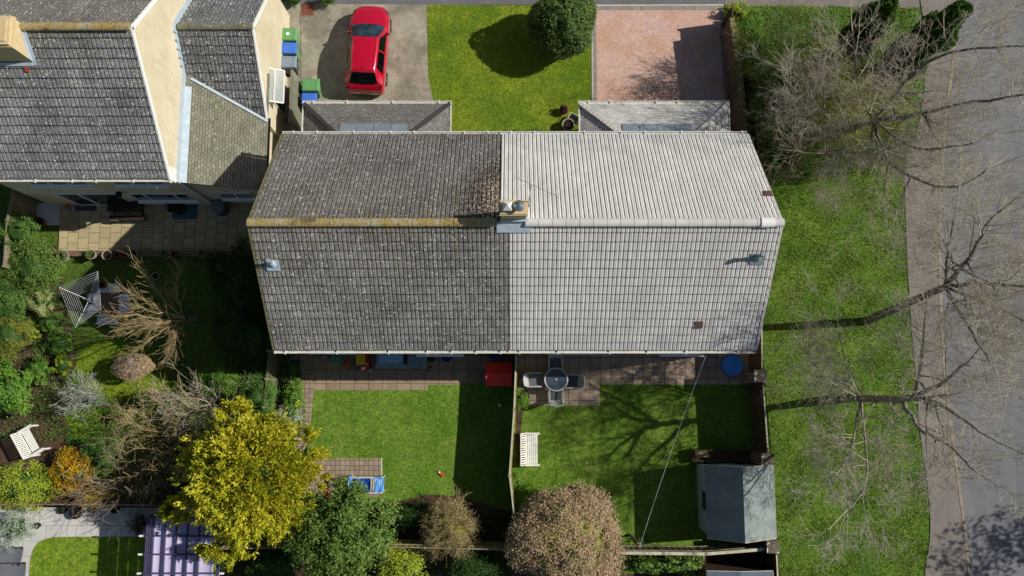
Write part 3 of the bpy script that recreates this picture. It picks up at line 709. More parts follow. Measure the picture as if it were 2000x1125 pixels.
# chimney on the rear slope
def on_nslope(px, py):
    sl = (NRZ-NEZ)/(NRY-NEY); lo, hi = 4.0, 9.5
    for _ in range(40):
        z = (lo+hi)/2; p = P(px, py, z)
        if z > NRZ-abs(p.y-NRY)*sl: hi = z
        else: lo = z
    return P(px, py, (lo+hi)/2)
cr = on_nslope(65, 121); ct = P(20, 88, 10.0)
cx1 = cr.x; cy0 = cr.y; cx0 = cx1-1.5; cy1 = cy0+1.0
q = MB(); q.box(cx0, cx1, cy0, cy1, 6.4, 9.35); ch2 = q.build('chimney', M['chimney_pale'], nh, world=True)
q = MB(); q.box(cx0-.04, cx1+.04, cy0-.04, cy1+.04, 9.1, 9.22); q.box(cx0+.1, cx1-.1, cy0+.1, cy1-.1, 9.353, 9.4); q.build('chimney_cap', M['chimney'], ch2, world=True)
for i, xx in enumerate((cx1-.45, cx0+.4)):
    q = MB(); q.lathe([(.15,0),(.12,.3),(.14,.33),(.14,.4),(.1,.4),(.1,.1)], 16, (xx, (cy0+cy1)/2, 9.4)); q.build('chimney_pot', M['clay'], ch2, smooth=False, world=True)
q = MB(); S = Vector((0, NEY-NRY, NEZ-NRZ)).normalized(); N = Vector((0,-S.z,S.y)); N = N if N.z > 0 else -N
a = Vector((cx1, NRY, NRZ))+N*.05; s0 = (NRY-cy1)/-S.y if S.y < 0 else 0; s1 = (NRY-cy0)/-S.y
q.extr([a+S*s0, a+S*s0+Vector((.14,0,0)), a+S*(s1+.1)+Vector((.14,0,0)), a+S*(s1+.1)], N*.015)
q.extr([a+S*s1+Vector((-1.5,0,0)), a+S*s1, a+S*(s1+.12), a+S*(s1+.12)+Vector((-1.5,0,0))], N*.03)
q.extr([Vector((cx1+.004, cy1, NRZ-abs(NRY-cy1)*.857)), Vector((cx1+.004, cy1, NRZ-abs(NRY-cy1)*.857+.25)), Vector((cx1+.004, cy0, NRZ-(NRY-cy0)*.857+.28)), Vector((cx1+.004, cy0, NRZ-(NRY-cy0)*.857))], (.012,0,0))
q.build('chimney_flashing', M['lead_pale'], ch2, world=True)
q = MB(); rt_ = simple('red_repair_tile', '#b0503e', '#9c4636', 6, .9, .2)
a = Vector((cx1-.35, NRY, NRZ))+N*.05+S*(s1+.14); q.extr([a, a+Vector((.15,0,0)), a+Vector((.15,0,0))+S*.2, a+S*.2], N*.012); q.build('red_tile', rt_, nh, world=True)
# side wing: small cross roof and a lower lean-to
WR = (14.15, 5.15); WX0, WX1 = NX1-.04, -9.98; sl = .77
q = MB(); low = (11.0-WR[0])
q.extr([(WX0, 11.2, 0), (WX0, 17.1, 0), (WX0, 17.1, 2.75), (WX0, 14.15, 4.98), (WX0, 11.2, 2.7)], (WX1-.06-WX0, 0, 0)); q.build('wing_wall', M['render'], nh, world=True)
q = MB(); Sr = Vector((0, -3.05, -3.05*sl)); tile_slope(q, (0, WR[0], WR[1]), (1,0,0), Sr, WX0, WX1, Sr.length, seed=21)
Sf = Vector((0, 3.05, -3.05*sl)); tile_slope(q, (0, WR[0], WR[1]), (1,0,0), Sf, WX0, WX1, Sf.length, seed=22)
deck(q, (0, WR[0], WR[1]), (1,0,0), Sr, WX0, WX1-.03, Sr.length-.2); deck(q, (0, WR[0], WR[1]), (1,0,0), Sf, WX0, WX1-.03, Sf.length)
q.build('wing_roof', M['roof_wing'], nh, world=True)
for s_ in (-1, 1): q = MB(); q.bar((WX1+.0, WR[0], WR[1]-.05), (WX1+.0, WR[0]+s_*3.1, WR[1]-.05-3.1*sl), .06, .17); q.build('wing_bargeboard', M['upvc'], nh, world=True)
q = MB(); ridge_tiles(q, (WX0+.1, WR[0], WR[1]+.04), (WX1+.02, WR[0], WR[1]+.04), r=.13); q.build('wing_ridge_tiles', M['ridge_grey'], nh, world=True)
# lean-to
LZ1, LZ0 = 4.05, 2.88; LX1 = -9.93; LY0 = 8.30; LY1 = 13.2
q = MB(); q.extr([(WX0, 8.42, 0), (WX0, 8.42, LZ1-.12), (LX1-.28, 8.42, LZ0+.0), (LX1-.28, 8.42, 0)], (0, 2.78, 0)); q.build('lean_to_wall', M['render'], nh, world=True)
q = MB(); d = Vector((LX1-WX0, 0, LZ0-LZ1)); Ls = d.length; dn = d.normalized(); nn = Vector((-dn.z, 0, dn.x))
o0 = Vector((WX0, LY0, LZ1)); nr = 26
for i in range(nr):
    a = o0+d*(i/nr)+nn*.004; b = o0+d*((i+1)/nr)+nn*.022; y1 = Vector((0, LY1-LY0, 0))
    q.add([a, b, b+y1, a+y1], [(0,1,2,3)], [[(LY0, i/nr*Ls), (LY0, (i+1)/nr*Ls), (LY1, (i+1)/nr*Ls), (LY1, i/nr*Ls)]])
    q.add([b, b-nn*.018, b-nn*.018+y1, b+y1], [(0,1,2,3)])
q.extr([o0-nn*.003, o0+d-nn*.003, o0+d-nn*.003+y1, o0-nn*.003+y1], nn*-.07)
q.build('lean_to_roof', M['plain_olive'], nh, world=True)
q = MB(); 
for i in range(9): fx = .36+.012*(i%2); a = o0+d*fx+nn*.03+Vector((0,.9+i*.36,0)); q.extr([a, a+dn*.17, a+dn*.17+Vector((0,.33,0)), a+Vector((0,.33,0))], nn*.008)
q.build('pale_tile_strip', M['ridge_grey'], nh, world=True)
q = MB(); q.extr([o0+nn*.03+Vector((.0,0,0)), o0+nn*.03+dn*.3, o0+nn*.03+dn*.3+Vector((0,3.9,0)), o0+nn*.03+Vector((0,3.9,0))], nn*.012)
q.box(WX0-.01, WX0+.06, 8.3, 13.6, 4.02, 4.3)
# step flashing where the wing roof meets the gable
for i in range(10):
    yy = WR[0]-i*.26; zz = WR[1]-i*.26*sl; q.box(WX0-.01, WX0+.065, yy-.26, yy, zz-.1, zz+.18)
    yy = WR[0]+i*.26; q.box(WX0-.01, WX0+.065, yy, yy+.26, zz-.1, zz+.18)
# valley
va = Vector((WX0+.1, 12.72, 4.06)); 
def vz(x): return LZ1+(LZ0-LZ1)*(x-WX0)/(LX1-WX0)
pts = []
for i in range(7):
    x = WX0+.25+(LX1-WX0-.25)*i/6; z = vz(x); y = WR[0]-(WR[1]-z)/sl; pts.append(Vector((x, y-.05, z+.07)))
for i in range(6): q.bar(pts[i], pts[i+1], .10, .02)
q.build('lead_flashing', M['lead_pale'], nh, world=True)
q = MB(); q.bar((LX1+.03, LY0, LZ0-.03), (LX1+.03, 11.3, LZ0-.03), .1, .08); q.build('lean_to_gutter', M['black'], nh, world=True)
window(nh, 'y', -12.2, -10.85, 8.42, 1.15, 2.0, -1, 2, name='window')
window(nh, 'x', 12.3, 13.1, WX1-.06, .06, 2.1, 1, 1, sill=False, name='side_door')
# translucent door canopy on the wing's side wall
cp = [P(521, 137, 2.55), P(555, 137, 2.4), P(555, 201, 2.4), P(523, 199, 2.55)]
zc = 2.5; xa, xb = P(521,165,2.7).x, P(555,165,2.4).x; ya, yb = P(540,200,2.5).y, P(540,137,2.5).y
q = MB()
for yy in (ya, yb): q.bar((xa, yy, 2.7), (xb, yy, 2.42), .05, .05)
q.bar((xa, ya, 2.7), (xa, yb, 2.7), .05, .05); q.bar((xb, ya, 2.42), (xb, yb, 2.42), .05, .05); xm = (xa*.55+xb*.45); q.bar((xm, ya, 2.585), (xm, yb, 2.585), .05, .05)
cf = q.build('door_canopy', M['upvc'], nh, world=True)
q = MB(); q.extr([(xa, ya, 2.69), (xb, ya, 2.41), (xb, yb, 2.41), (xa, yb, 2.69)], (0,0,.01))
cm = NT('frosted_panel', .4); cm.col(srgb('#cdd2ce')); cm.b.inputs['Transmission Weight'].default_value = .5; cm.b.inputs['Alpha'].default_value = .75
q.build('canopy_panel', cm.mat, cf, world=True)
# ---------------------------------------------------------------- ground, lawns, paving
LVL = [0.0]
def sheet(name, pts, mat, z, t=0.02, px=True):
    pts = [XY(a, b) for a, b in pts] if px else pts
    n = len(pts); q = MB()
    if sum(pts[i][0]*pts[(i+1)%n][1]-pts[(i+1)%n][0]*pts[i][1] for i in range(n)) < 0: pts = pts[::-1]
    q.add([(x, y, z) for x, y in pts], [tuple(range(n))])
    return q.build(name, mat, kind='structure')
def curve(pts, k=5):
    out = []; n = len(pts)
    for i in range(n-1):
        p0, p1, p2, p3 = pts[max(i-1,0)], pts[i], pts[i+1], pts[min(i+2,n-1)]
        for j in range(k):
            t = j/k
            out.append(tuple(.5*((2*p1[a])+(-p0[a]+p2[a])*t+(2*p0[a]-5*p1[a]+4*p2[a]-p3[a])*t*t+(-p0[a]+3*p1[a]-3*p2[a]+p3[a])*t**3) for a in (0,1)))
    return out+[pts[-1]]
g = MB(); g.add([(-400,-400,-.03),(400,-400,-.03),(400,400,-.03),(-400,400,-.03)], [(0,1,2,3)]); g.build('ground', M['grass_dark'], kind='structure')
# road, kerb, pavement on the right
kerb = curve([(1905,-330),(1880,-90),(1870,0),(1861,100),(1848,200),(1838,300),(1833,400),(1832,520),(1840,700),(1856,850),(1870,950),(1881,1040),(1891,1125),(1905,1300)])
pl = curve([(1800,-330),(1795,-40),(1806,60),(1806,150),(1795,240),(1768,320),(1768,400),(1772,520),(1780,640),(1790,760),(1797,850),(1809,930),(1816,1000),(1815,1060),(1806,1125),(1800,1300)])
sheet('road', kerb+[(3400,1300),(3400,-330)], M['road'], -.02)
sheet('pavement', pl+kerb[::-1], M['pavement'], .03)
q = MB(); kx = [XY(a, b) for a, b in kerb]
for i in range(len(kx)-1):
    a, b = Vector((*kx[i], 0)), Vector((*kx[i+1], 0)); d = (b-a).normalized(); n = Vector((d.y, -d.x, 0))*-1
    if n.x < 0: n = -n
    vs = [a-n*.0+Vector((0,0,-.1)), b+Vector((0,0,-.1)), b+n*.13+Vector((0,0,-.1)), a+n*.13+Vector((0,0,-.1)), a+Vector((0,0,.042)), b+Vector((0,0,.042)), b+n*.125+Vector((0,0,.038)), a+n*.125+Vector((0,0,.038))]
    q.add(vs, [(4,5,6,7) if True else 0, (0,1,5,4), (2,3,7,6)])
q.build('kerb', M['kerb'], kind='structure')
sheet('front_path', [(560,9),(1420,9),(1880,14),(1880,-60),(300,-60)], M['top_path'], -.012)
sheet('front_path_far', [(1416,10),(1810,16),(1830,-80),(1416,-80)], M['pavement'], -.004)
sheet('front_lawn', [(833,9),(1158,11),(1160,290),(860,290),(848,205),(836,150)], M['grass_front'], .0)
sheet('driveway', [(588,8),(833,9),(836,150),(848,205),(862,290),(560,290),(588,200)], M['concrete'], .006)
sheet('side_path', [(500,6),(587,6),(587,200),(555,330),(500,330)], M['concrete'], -.002)
sheet('drive_paving', [(1164,20),(1405,20),(1416,230),(1166,230)], M['paving'], .012)
sheet('drive_border', [(1157,11),(1413,10),(1424,240),(1158,240)], M['pave_border'], .008)
q = MB(); e = [XY(1157,11), XY(1413,10)]
q.bar((*XY(1157,11),0), (*XY(1413,10),0), .07, .05); q.bar((*XY(1156,11),0), (*XY(1157,230),0), .05, .05); q.build('drive_edging', M['wood_pale'], kind='structure')
verge = [(1416,10),(1812,16)]+[p for p in pl if p[1] > 20]+[(1520,1300),(1520,1068),(1508,900),(1490,700),(1462,300),(1447,20)]
sheet('verge', verge, M['grass_verge'], .0)
# rear gardens
sheet('rear_lawn_left', [(600,700),(1006,700),(1002,1075),(560,1075)], M['grass_rear'], .0)
sheet('rear_lawn_right', [(1006,700),(1475,700),(1500,1072),(1002,1075)], M['grass_rear'], .002)
sheet('left_patio', [(560,640),(836,640),(836,762),(612,762),(560,762)], M['slab_left'], .02)
sheet('left_patio_side', [(836,640),(1006,640),(1006,735),(950,748),(885,752),(836,752)], M['slab_left'], .012)
sheet('right_patio', [(1008,640),(1470,640),(1470,751),(1171,751),(1171,792),(1030,792),(1030,760),(1008,760)], M['slab_rear'], .02)
sheet('brick_path', [(588,718),(617,718),(613,765),(604,860),(560,960),(545,940),(575,860),(583,765)], M['sett'], .024)
sheet('shed_patio', [(560,895),(744,895),(744,970),(560,970)], M['sett'], .028)
sheet('path_edging', [(744,894),(747,894),(747,960),(744,960)], M['wood_pale'], .04)
sheet('fence_bed', [(1008,752),(1028,752),(1022,800),(1016,850),(1016,905),(1008,905)], M['soil'], .01)
sheet('rear_bed', [(745,985),(840,965),(900,970),(1002,1000),(1002,1072),(700,1072)], M['soil'], .01)
# neighbour's garden at the left
sheet('left_lawn', [(70,500),(535,500),(540,880),(130,860),(60,700)], M['grass_dark'], -.01)
sheet('lawn_patch', curve([(150,700),(210,660),(300,690),(330,760),(300,830),(230,860),(150,850),(128,800),(160,750),(140,715)]), M['grass_front'], -.006)
sheet('left_bed', [(0,480),(118,480),(125,560),(140,640),(150,700),(130,790),(125,860),(0,860)], M['soil'], -.004)
sheet('bench_bed', [(0,790),(125,790),(130,870),(300,850),(600,800),(600,1000),(0,990)], M['soil'], .0)
#sheet('tree_bed', curve([(225,560),(300,520),(400,560),(400,700),(330,740),(250,640),(225,560)]), M['soil'], -.007)
sheet('cream_patio', [(118,398),(505,398),(505,493),(115,493)], M['slab_cream'], .03)
sheet('side_strip', [(60,395),(118,398),(116,440),(80,440)], M['slab_bluish'], .0)
q = MB(); a = XY(128,496); b = XY(500,496); q.box(a[0], b[0], a[1]-.14, a[1]+.1, -.02, .26); q.box(a[0]+.9, b[0], a[1]-.14, a[1]+.1, .262, .30)
tag(q.build('retaining_wall', M['brick_brown']), 'low brown brick retaining wall edging the cream slab patio', 'wall')
for i, (a, b) in enumerate([((208,553),(253,571)), ((172,572),(190,613)), ((232,572),(253,613)), ((190,614),(231,635))]):
    pass
cross = [(190,553,211,572),(212,553,234,572),(171,573,190,592),(171,593,190,613),(232,573,253,592),(232,593,253,613),(190,614,210,635),(211,614,231,635)]
q = MB()
for (a, b, c, d) in cross:
    x0, y1 = XY(a+.6, b+.6); x1, y0 = XY(c-.6, d-.6); q.box(x0, x1, y0, y1, -.02, .02)
q.build('stepping_slabs', M['slab_bluish'], kind='structure')
sheet('cross_bricks', [(190,572),(232,572),(231,614),(190,614)], M['path_brick'], .012)
# garden beyond, bottom left
sheet('far_patio', [(-80,990),(430,992),(430,1200),(-80,1200)], M['slab_white'], .03)
lawn = [(60,1260)]+curve([(58,1125),(62,1085),(75,1060),(100,1050),(130,1048)], 4)+[(425,1048),(425,1260)]
sheet('far_lawn', lawn, M['grass_far'], .042)
sheet('far_ground', [(430,1074),(1214,1074),(1214,1300),(430,1300)], M['soil'], -.004)
sheet('corner_ground', [(1214,1076),(1518,1076),(1525,1300),(1214,1300)], M['soil'], -.002)
sheet('pale_patch', [(1214,1096),(1350,1096),(1350,1120),(1214,1120)], M['grass_rear'], .004)
# manhole and brick patch by the side path
q = MB(); x0, y1 = XY(590,6); x1, y0 = XY(613,31); q.box(x0-.03, x1+.03, y0-.03, y1+.03, -.02, .016); mh = thing('manhole_cover', 'rusty square manhole cover in the concrete by the dark shrub', 'manhole', ((x0+x1)/2, (y0+y1)/2, 0))
q.build('frame', M['wood_old'], mh, world=True); q = MB(); q.box(x0+.02, x1-.02, y0+.02, y1-.02, .017, .03); q.build('lid', simple('rusty_lid', '#8a5040', '#6b3d33', 8, .9, .5), mh, world=True)
# grass blades
def inside(pts, X, Y):
    c = np.zeros(len(X), bool); n = len(pts); j = n-1
    for i in range(n):
        xi, yi = pts[i]; xj, yj = pts[j]
        if yi != yj:
            m = ((yi > Y) != (yj > Y)) & (X < (xj-xi)*(Y-yi)/(yj-yi)+xi); c ^= m
        j = i
    return c
def blades(name, pts, dens, h, w, mat, z=0.0, holes=(), clump=0.5, label=None):
    pw = [XY(a, b) for a, b in pts]; xs = [p[0] for p in pw]; ys = [p[1] for p in pw]
    A = (max(xs)-min(xs))*(max(ys)-min(ys)); n = int(A*dens)
    X = RNG.uniform(min(xs), max(xs), n); Y = RNG.uniform(min(ys), max(ys), n)
    k = inside(pw, X, Y)
    for hp in holes: k &= ~inside([XY(a, b) for a, b in hp], X, Y)
    X, Y = X[k], Y[k]; X = X+RNG.normal(size=len(X))*.035; Y = Y+RNG.normal(size=len(X))*.035
    f = .5+.5*np.sin(X*2.1+1.3*np.sin(Y*1.7))*np.sin(Y*2.6+1.1*np.sin(X*2.9)); keep = RNG.random(len(X)) > clump*f
    X, Y, f = X[keep], Y[keep], f[keep]; n = len(X)
    hh = h*RNG.uniform(.4, 1.3, n)*(1-.4*f); an = RNG.uniform(0, 2*np.pi, n); ln = RNG.uniform(.2, 1.0, n)*hh; wd = w*RNG.uniform(.6, 1.3, n)
    V = np.zeros((n, 3, 3)); ca, sa = np.cos(an), np.sin(an)
    V[:, 0] = np.stack([X-sa*wd, Y+ca*wd, np.full(n, z)], 1); V[:, 1] = np.stack([X+sa*wd, Y-ca*wd, np.full(n, z)], 1)
    V[:, 2] = np.stack([X+ca*ln, Y+sa*ln, z+hh], 1)
    o = npmesh(name, V.reshape(-1, 3), np.arange(n*3).reshape(-1, 3), mat); o['kind'] = 'stuff'
    return o
GB = leafmat('grass_blades', ['#4a6e1e', '#729034', '#a0aa56', '#567a22', '#b2b06a'], nscale=1.2)
GB2 = leafmat('lawn_blades', ['#527222', '#708a34', '#9a9e56', '#5c7c28'], nscale=1.0)
blades('verge_grass', verge, 520, .13, .014, GB, clump=.75)
blades('front_lawn_grass', [(834,11),(1157,12),(1159,262),(864,262),(849,205),(837,150)], 420, .04, .009, GB2, clump=.35)
blades('left_lawn_grass', [(616,765),(884,755),(1003,760),(1000,1060),(748,1040),(748,892),(607,892)], 380, .045, .009, GB2, clump=.4)
blades('right_lawn_grass', [(1020,795),(1172,794),(1172,753),(1470,753),(1490,1060),(1010,1060)], 330, .045, .009, GB2, z=.002, clump=.4)
blades('far_lawn_grass', lawn[1:-1]+[(285,1048),(285,1140),(60,1140)], 300, .03, .009, GB2, z=.042, clump=.3)
blades('rough_garden_grass', [(130,660),(330,690),(340,850),(150,860)], 260, .06, .012, GB, clump=.6)
# ---------------------------------------------------------------- fences and walls
def board_fence(name, label, cat, pts, h, mat, capmat=None, t=.035, post=1.83, cap=.05, group=None, boards=.12, postmat=None, z0=0.0, step=None):
    """close-board fence along ground points; boards lap so they catch the light"""
    a0 = pts[0]; root = thing(name, label, cat, (a0[0], a0[1], 0), group=group)
    q = MB(); c = MB(); PL = []
    for i in range(len(pts)-1):
        a = Vector((*pts[i], 0)); b = Vector((*pts[i+1], 0)); d = b-a; L = d.length; d.normalize(); n = Vector((-d.y, d.x, 0))
        k = max(1, int(L/boards))
        for j in range(k):
            p = a+d*(L*j/k-.005); r_ = a+d*(L*(j+1)/k+.005); o = n*(.008 if j%2 else -.008); zt = h+random.uniform(-.008, .008)
            q.extr([p+o-n*t/2+Vector((0,0,z0)), r_+o-n*t/2+Vector((0,0,z0)), r_+o+n*t/2+Vector((0,0,z0)), p+o+n*t/2+Vector((0,0,z0))], (0,0,zt-z0))
        if capmat: c.bar(a+Vector((0,0,h+.03)), b+Vector((0,0,h+.03)), cap, .035)
        m = max(1, round(L/post))
        for j in range(m+1 if i == len(pts)-2 else m):
            p = a+d*(L*j/m); PL.append(p) 
        for zz in (.35, h-.3): q.bar(a+n*.05+Vector((0,0,zz)), b+n*.05+Vector((0,0,zz)), .04, .08)
    q.build('fence_panel', mat, root, world=True)
    if capmat: c.build('top_rail', capmat, root, world=True)
    for p in PL: ps = MB(); ps.box(p.x-.05, p.x+.05, p.y-.05, p.y+.05, 0, h+.06); ps.build('post', postmat or mat, root, world=True)
    return root
FZ = 1.85
board_fence('garden_fence', 'bent pale timber fence between the two rear gardens, from the patio to the beige bush', 'fence',
            [XY(1008,693,FZ), XY(1004,800,FZ), XY(995,928,FZ), XY(1004,1005,FZ), XY(1003,1066,FZ)], FZ-.05, M['fence_yellow'], M['wood_pale'], group='garden fences')
board_fence('garden_fence', 'weathered tan rear fence behind the round tan bush', 'fence', [XY(430,1072,1.7), XY(745,1068,1.7), XY(1000,1074,1.7)], 1.65, M['fence_yellow'], M['wood_old'], group='garden fences')
board_fence('garden_fence', 'pale topped rear fence between the beige bush and the shed corner', 'fence', [XY(1212,1080,1.7), XY(1380,1082,1.7), XY(1492,1073,1.7)], 1.65, M['fence_grey'], M['wood_pale'], cap=.12, group='garden fences')
board_fence('garden_fence', 'brown boarded fence beside the block paved driveway', 'fence', [XY(1412,47), XY(1420,150), XY(1432,262), XY(1440,300)], 1.55, M['fence_brown'], None, group='garden fences')
board_fence('garden_fence', 'old grey panel fence at the far left beside the cream slab patio', 'fence', [XY(28,362,1.8), XY(14,430,1.8), XY(8,520,1.8)], 1.8, M['fence_grey'], M['wood_old'], group='garden fences')
board_fence('garden_fence', 'boundary fence running behind the golden conifer and the bench garden', 'fence', [XY(-60,985,1.3), XY(100,985,1.3), XY(300,987,1.3), XY(440,990,1.3)], 1.25, M['fence_brown'], M['wood_old'], group='garden fences')
# mossy rail top of the driveway fence
f0, f1, f2 = P(1428,25,1.85), P(1444,150,1.85), P(1456,270,1.85)
# mossy wall beside the driveway fence
q = MB(); pts = [XY(1432,30,1.9), XY(1450,150,1.9), XY(1459,262,1.9)]
gw = thing('boundary_wall', 'tall boundary wall with moss covered top behind the driveway fence', 'wall', (pts[0][0], pts[0][1], 0))
c = MB()
for i in range(2):
    a, b = Vector((*pts[i], .80)), Vector((*pts[i+1], .80)); q.bar(a, b, .16, 1.60)
    n = 12
    for j in range(n):
        p = a.lerp(b, j/n)+Vector((random.uniform(-.02,.02),0,.85+random.uniform(-.01,.01))); r_ = a.lerp(b, (j+.97)/n)+Vector((random.uniform(-.02,.02),0,.85)); c.bar(p, r_, .22+random.uniform(-.02,.03), .08)
q.build('wall', M['brick_brown'], gw, world=True); c.build('mossy_coping', M['moss_rail'], gw, world=True)
# side boundary: brown panels between brick piers
piers = [((1486,735),.52,'lichen capped brick pier beside the blue paddling pool'), ((1500,898),.52,'lichen capped brick pier at the back corner of the shed'), ((1510,1068),.5,'pale lichen spotted pier at the bottom corner of the shed garden')]
PZ = 1.95; pc = []
for (px, py), s_, lab in piers:
    p = P(px, py, PZ); pc.append(p); t = thing('brick_pier', lab, 'pier', (p.x, p.y, 0), group='brick piers of the side boundary')
    q = MB(); q.box(-s_/2+.04, s_/2-.04, -s_/2+.04, s_/2-.04, 0, PZ-.08); q.build('shaft', M['brick_brown'], t)
    q = MB(); q.box(-s_/2, s_/2, -s_/2, s_/2, PZ-.08, PZ); q.build('cap', M['lichen_cap'], t, bevel=.015)
def xoff(p, dx, dy): return (p.x+dx, p.y+dy)
bx = [P(1489,640,1.9), P(1500,870,1.9), P(1514,1050,1.9), P(1521,1200,1.9)]
board_fence('garden_fence', 'brown side fence between the house and the first brick pier', 'fence', [(P(1487,560,1.85).x, P(1487,560,1.85).y), xoff(pc[0], .1, .28)], 1.8, M['fence_brown'], M['wood_pale'], cap=.05, group='garden fences')
board_fence('garden_fence', 'brown side fence between the two brick piers, shading the right lawn', 'fence', [xoff(pc[0], .12, -.28), xoff(pc[1], .05, .28)], 1.8, M['fence_brown'], M['wood_pale'], cap=.05, group='garden fences')
board_fence('garden_fence', 'brown side fence running beside the grey roofed shed', 'fence', [xoff(pc[1], .14, -.28), xoff(pc[2], .06, .28)], 1.8, M['fence_brown'], M['wood_pale'], cap=.05, group='garden fences')
board_fence('garden_fence', 'side fence below the bottom pier beside the brown shed', 'fence', [xoff(pc[2], .16, -.27), XY(1524,1230,1.85)], 1.8, M['fence_brown'], M['wood_pale'], cap=.05, group='garden fences')
# side gate / panel between the houses
a, b = P(583,160,1.75), P(566,255,1.75)
t = thing('side_gate', 'greenish weathered panel gate in the gap beside the bins and porch', 'gate', (a.x, a.y, 0))
q = MB(); p0 = Vector((*XY(592,168), 0)); p1 = Vector((*XY(588,262), 0)); q.extr([p0, p1, p1+Vector((-.0,0,1.8)), p0+Vector((0,0,1.8))], (.04,0,0)); gm = fencemat('green_grey_boards', '#8a8c76', '#6c705c', .5); q.build('gate_panel', gm, t, world=True)
q = MB()
for i in range(5):
    p = p0.lerp(p1, i/4); q.bar(p+Vector((-.03,0,0)), p+Vector((-.03,0,1.84)), .05, .05)
for z in (.2, 1.0, 1.82): q.bar(p0+Vector((-.03,0,z)), p1+Vector((-.03,0,z)), .05, .06)
q.build('gate_frame', M['wood_old'], t, world=True)
# trellis
a, b = Vector((*XY(548,690), 0)), Vector((*XY(540,795), 0))
t = thing('trellis', 'square timber trellis screen between the green shrubs and the brick path', 'trellis', a)
q = MB()
for k, (f0, f1) in enumerate(((0,.48),(.52,1))):
    p, r_ = a.lerp(b, f0), a.lerp(b, f1)
    for i in range(9): s_ = p.lerp(r_, i/8); q.bar(s_+Vector((0,0,.1)), s_+Vector((0,0,1.8)), .025, .025, up=(1,0,0))
    for i in range(11): z = .1+i*.17; q.bar(p+Vector((.02,0,z)), r_+Vector((.02,0,z)), .02, .025)
q.build('lattice', M['fence_grey'], t, world=True)
for f in (0, .5, 1): q = MB(); s_ = a.lerp(b, f); q.box(s_.x-.04, s_.x+.04, s_.y-.04, s_.y+.04, 0, 1.9); q.build('post', M['wood_old'], t, world=True)

# ---------------------------------------------------------------- wheelie bins
def bin_(label, px, py, lidm, bodym, w=.56, d=.66, h=1.05, rz=0.0, sticker=False, wide=False):
    p = P(px, py, h); t = thing('wheelie_bin', label, 'bin', (p.x, p.y, 0), rz, group='wheelie bins by the houses')
    # local: +x front (away from the wall), hinge and wheels at -x
    q = MB(); b0 = .78; z0, z1 = .04, h-.1; hw, hd = w/2, d/2
    vs = [(-hd*.95,-hw*b0,z0),(hd*.62,-hw*b0,z0),(hd*.62,hw*b0,z0),(-hd*.95,hw*b0,z0),(-hd*.97,-hw*.95,z1),(hd*.92,-hw*.95,z1),(hd*.92,hw*.95,z1),(-hd*.97,hw*.95,z1)]
    q.add(vs, [(3,2,1,0),(4,5,6,7),(0,1,5,4),(1,2,6,5),(2,3,7,6),(3,0,4,7)])
    q.box(-hd*.98, hd*.95, -hw*.98, hw*.98, z1-.06, z1+.01); q.build('body', bodym, t, bevel=.02)
    q = MB(); q.add([(-hd,-hw,z1+.012),(hd*1.04,-hw,z1+.012),(hd*1.04,hw,z1+.012),(-hd,hw,z1+.012),(-hd*.92,-hw*.9,h),(hd*.9,-hw*.86,h-.015),(hd*.9,hw*.86,h-.015),(-hd*.92,hw*.9,h)],
                    [(3,2,1,0),(4,5,6,7),(0,1,5,4),(1,2,6,5),(2,3,7,6),(3,0,4,7)])
    if not wide: q.box(-hd*.2, -hd*.14, -hw*.5, hw*.5, h-.02, h+.006)
    else: q.box(hd*.62, hd*.66, -hw*.86, hw*.86, h-.03, h+.004)
    lo = q.build('lid', lidm, t, bevel=.012)
    q = MB(); q.tube([(-hd-.07,-hw*.7,z1-.02),(-hd-.07,hw*.7,z1-.02)], .014, 7)
    for s in (-1,1): q.box(-hd-.08, -hd*.95, s*hw*.6-.02, s*hw*.6+.02, z1-.06, z1+.0)
    q.build('handle', bodym, t)
    for s in (-1,1):
        q = MB(); q.tube([(-hd*.86, s*hw*.86, .1), (-hd*.86, s*(hw*.86+.05), .1)], .1, 14); q.build('wheel', M['rubber'], t)
    if sticker: q = MB(); q.box(-.07, .07, -.06, .07, h+.001, h+.005); q.build('sticker', M['upvc'], lo)
    return t
gb = simple('green_plastic', '#659c60', '#588c54', 4, .45, spec=.5); bb = simple('blue_plastic', '#3f74cc', '#3868bc', 4, .4, spec=.5)
grb = simple('grey_plastic', '#7f8c9a', '#74808e', 4, .45, spec=.5); dgr = simple('dark_grey_plastic', '#4c545c', '#42494f', 4, .5)
bin_('green wheelie bin with a white sticker on its lid, against the cream wall', 562, 66, gb, gb, .60, .76, sticker=True, wide=True)
bin_('blue lidded wheelie bin between the stickered green bin and the grey bin', 564, 93, bb, gb, .54, .66)
bin_('grey wheelie bin under the white door canopy', 562, 120, grb, dgr, .56, .72, wide=True)
bin_('green wheelie bin nearest the parked red car', 606, 165, gb, gb, .58, .74, wide=True)
bin_('blue lidded wheelie bin touching the dark porch roof', 603, 192, bb, dgr, .54, .66)

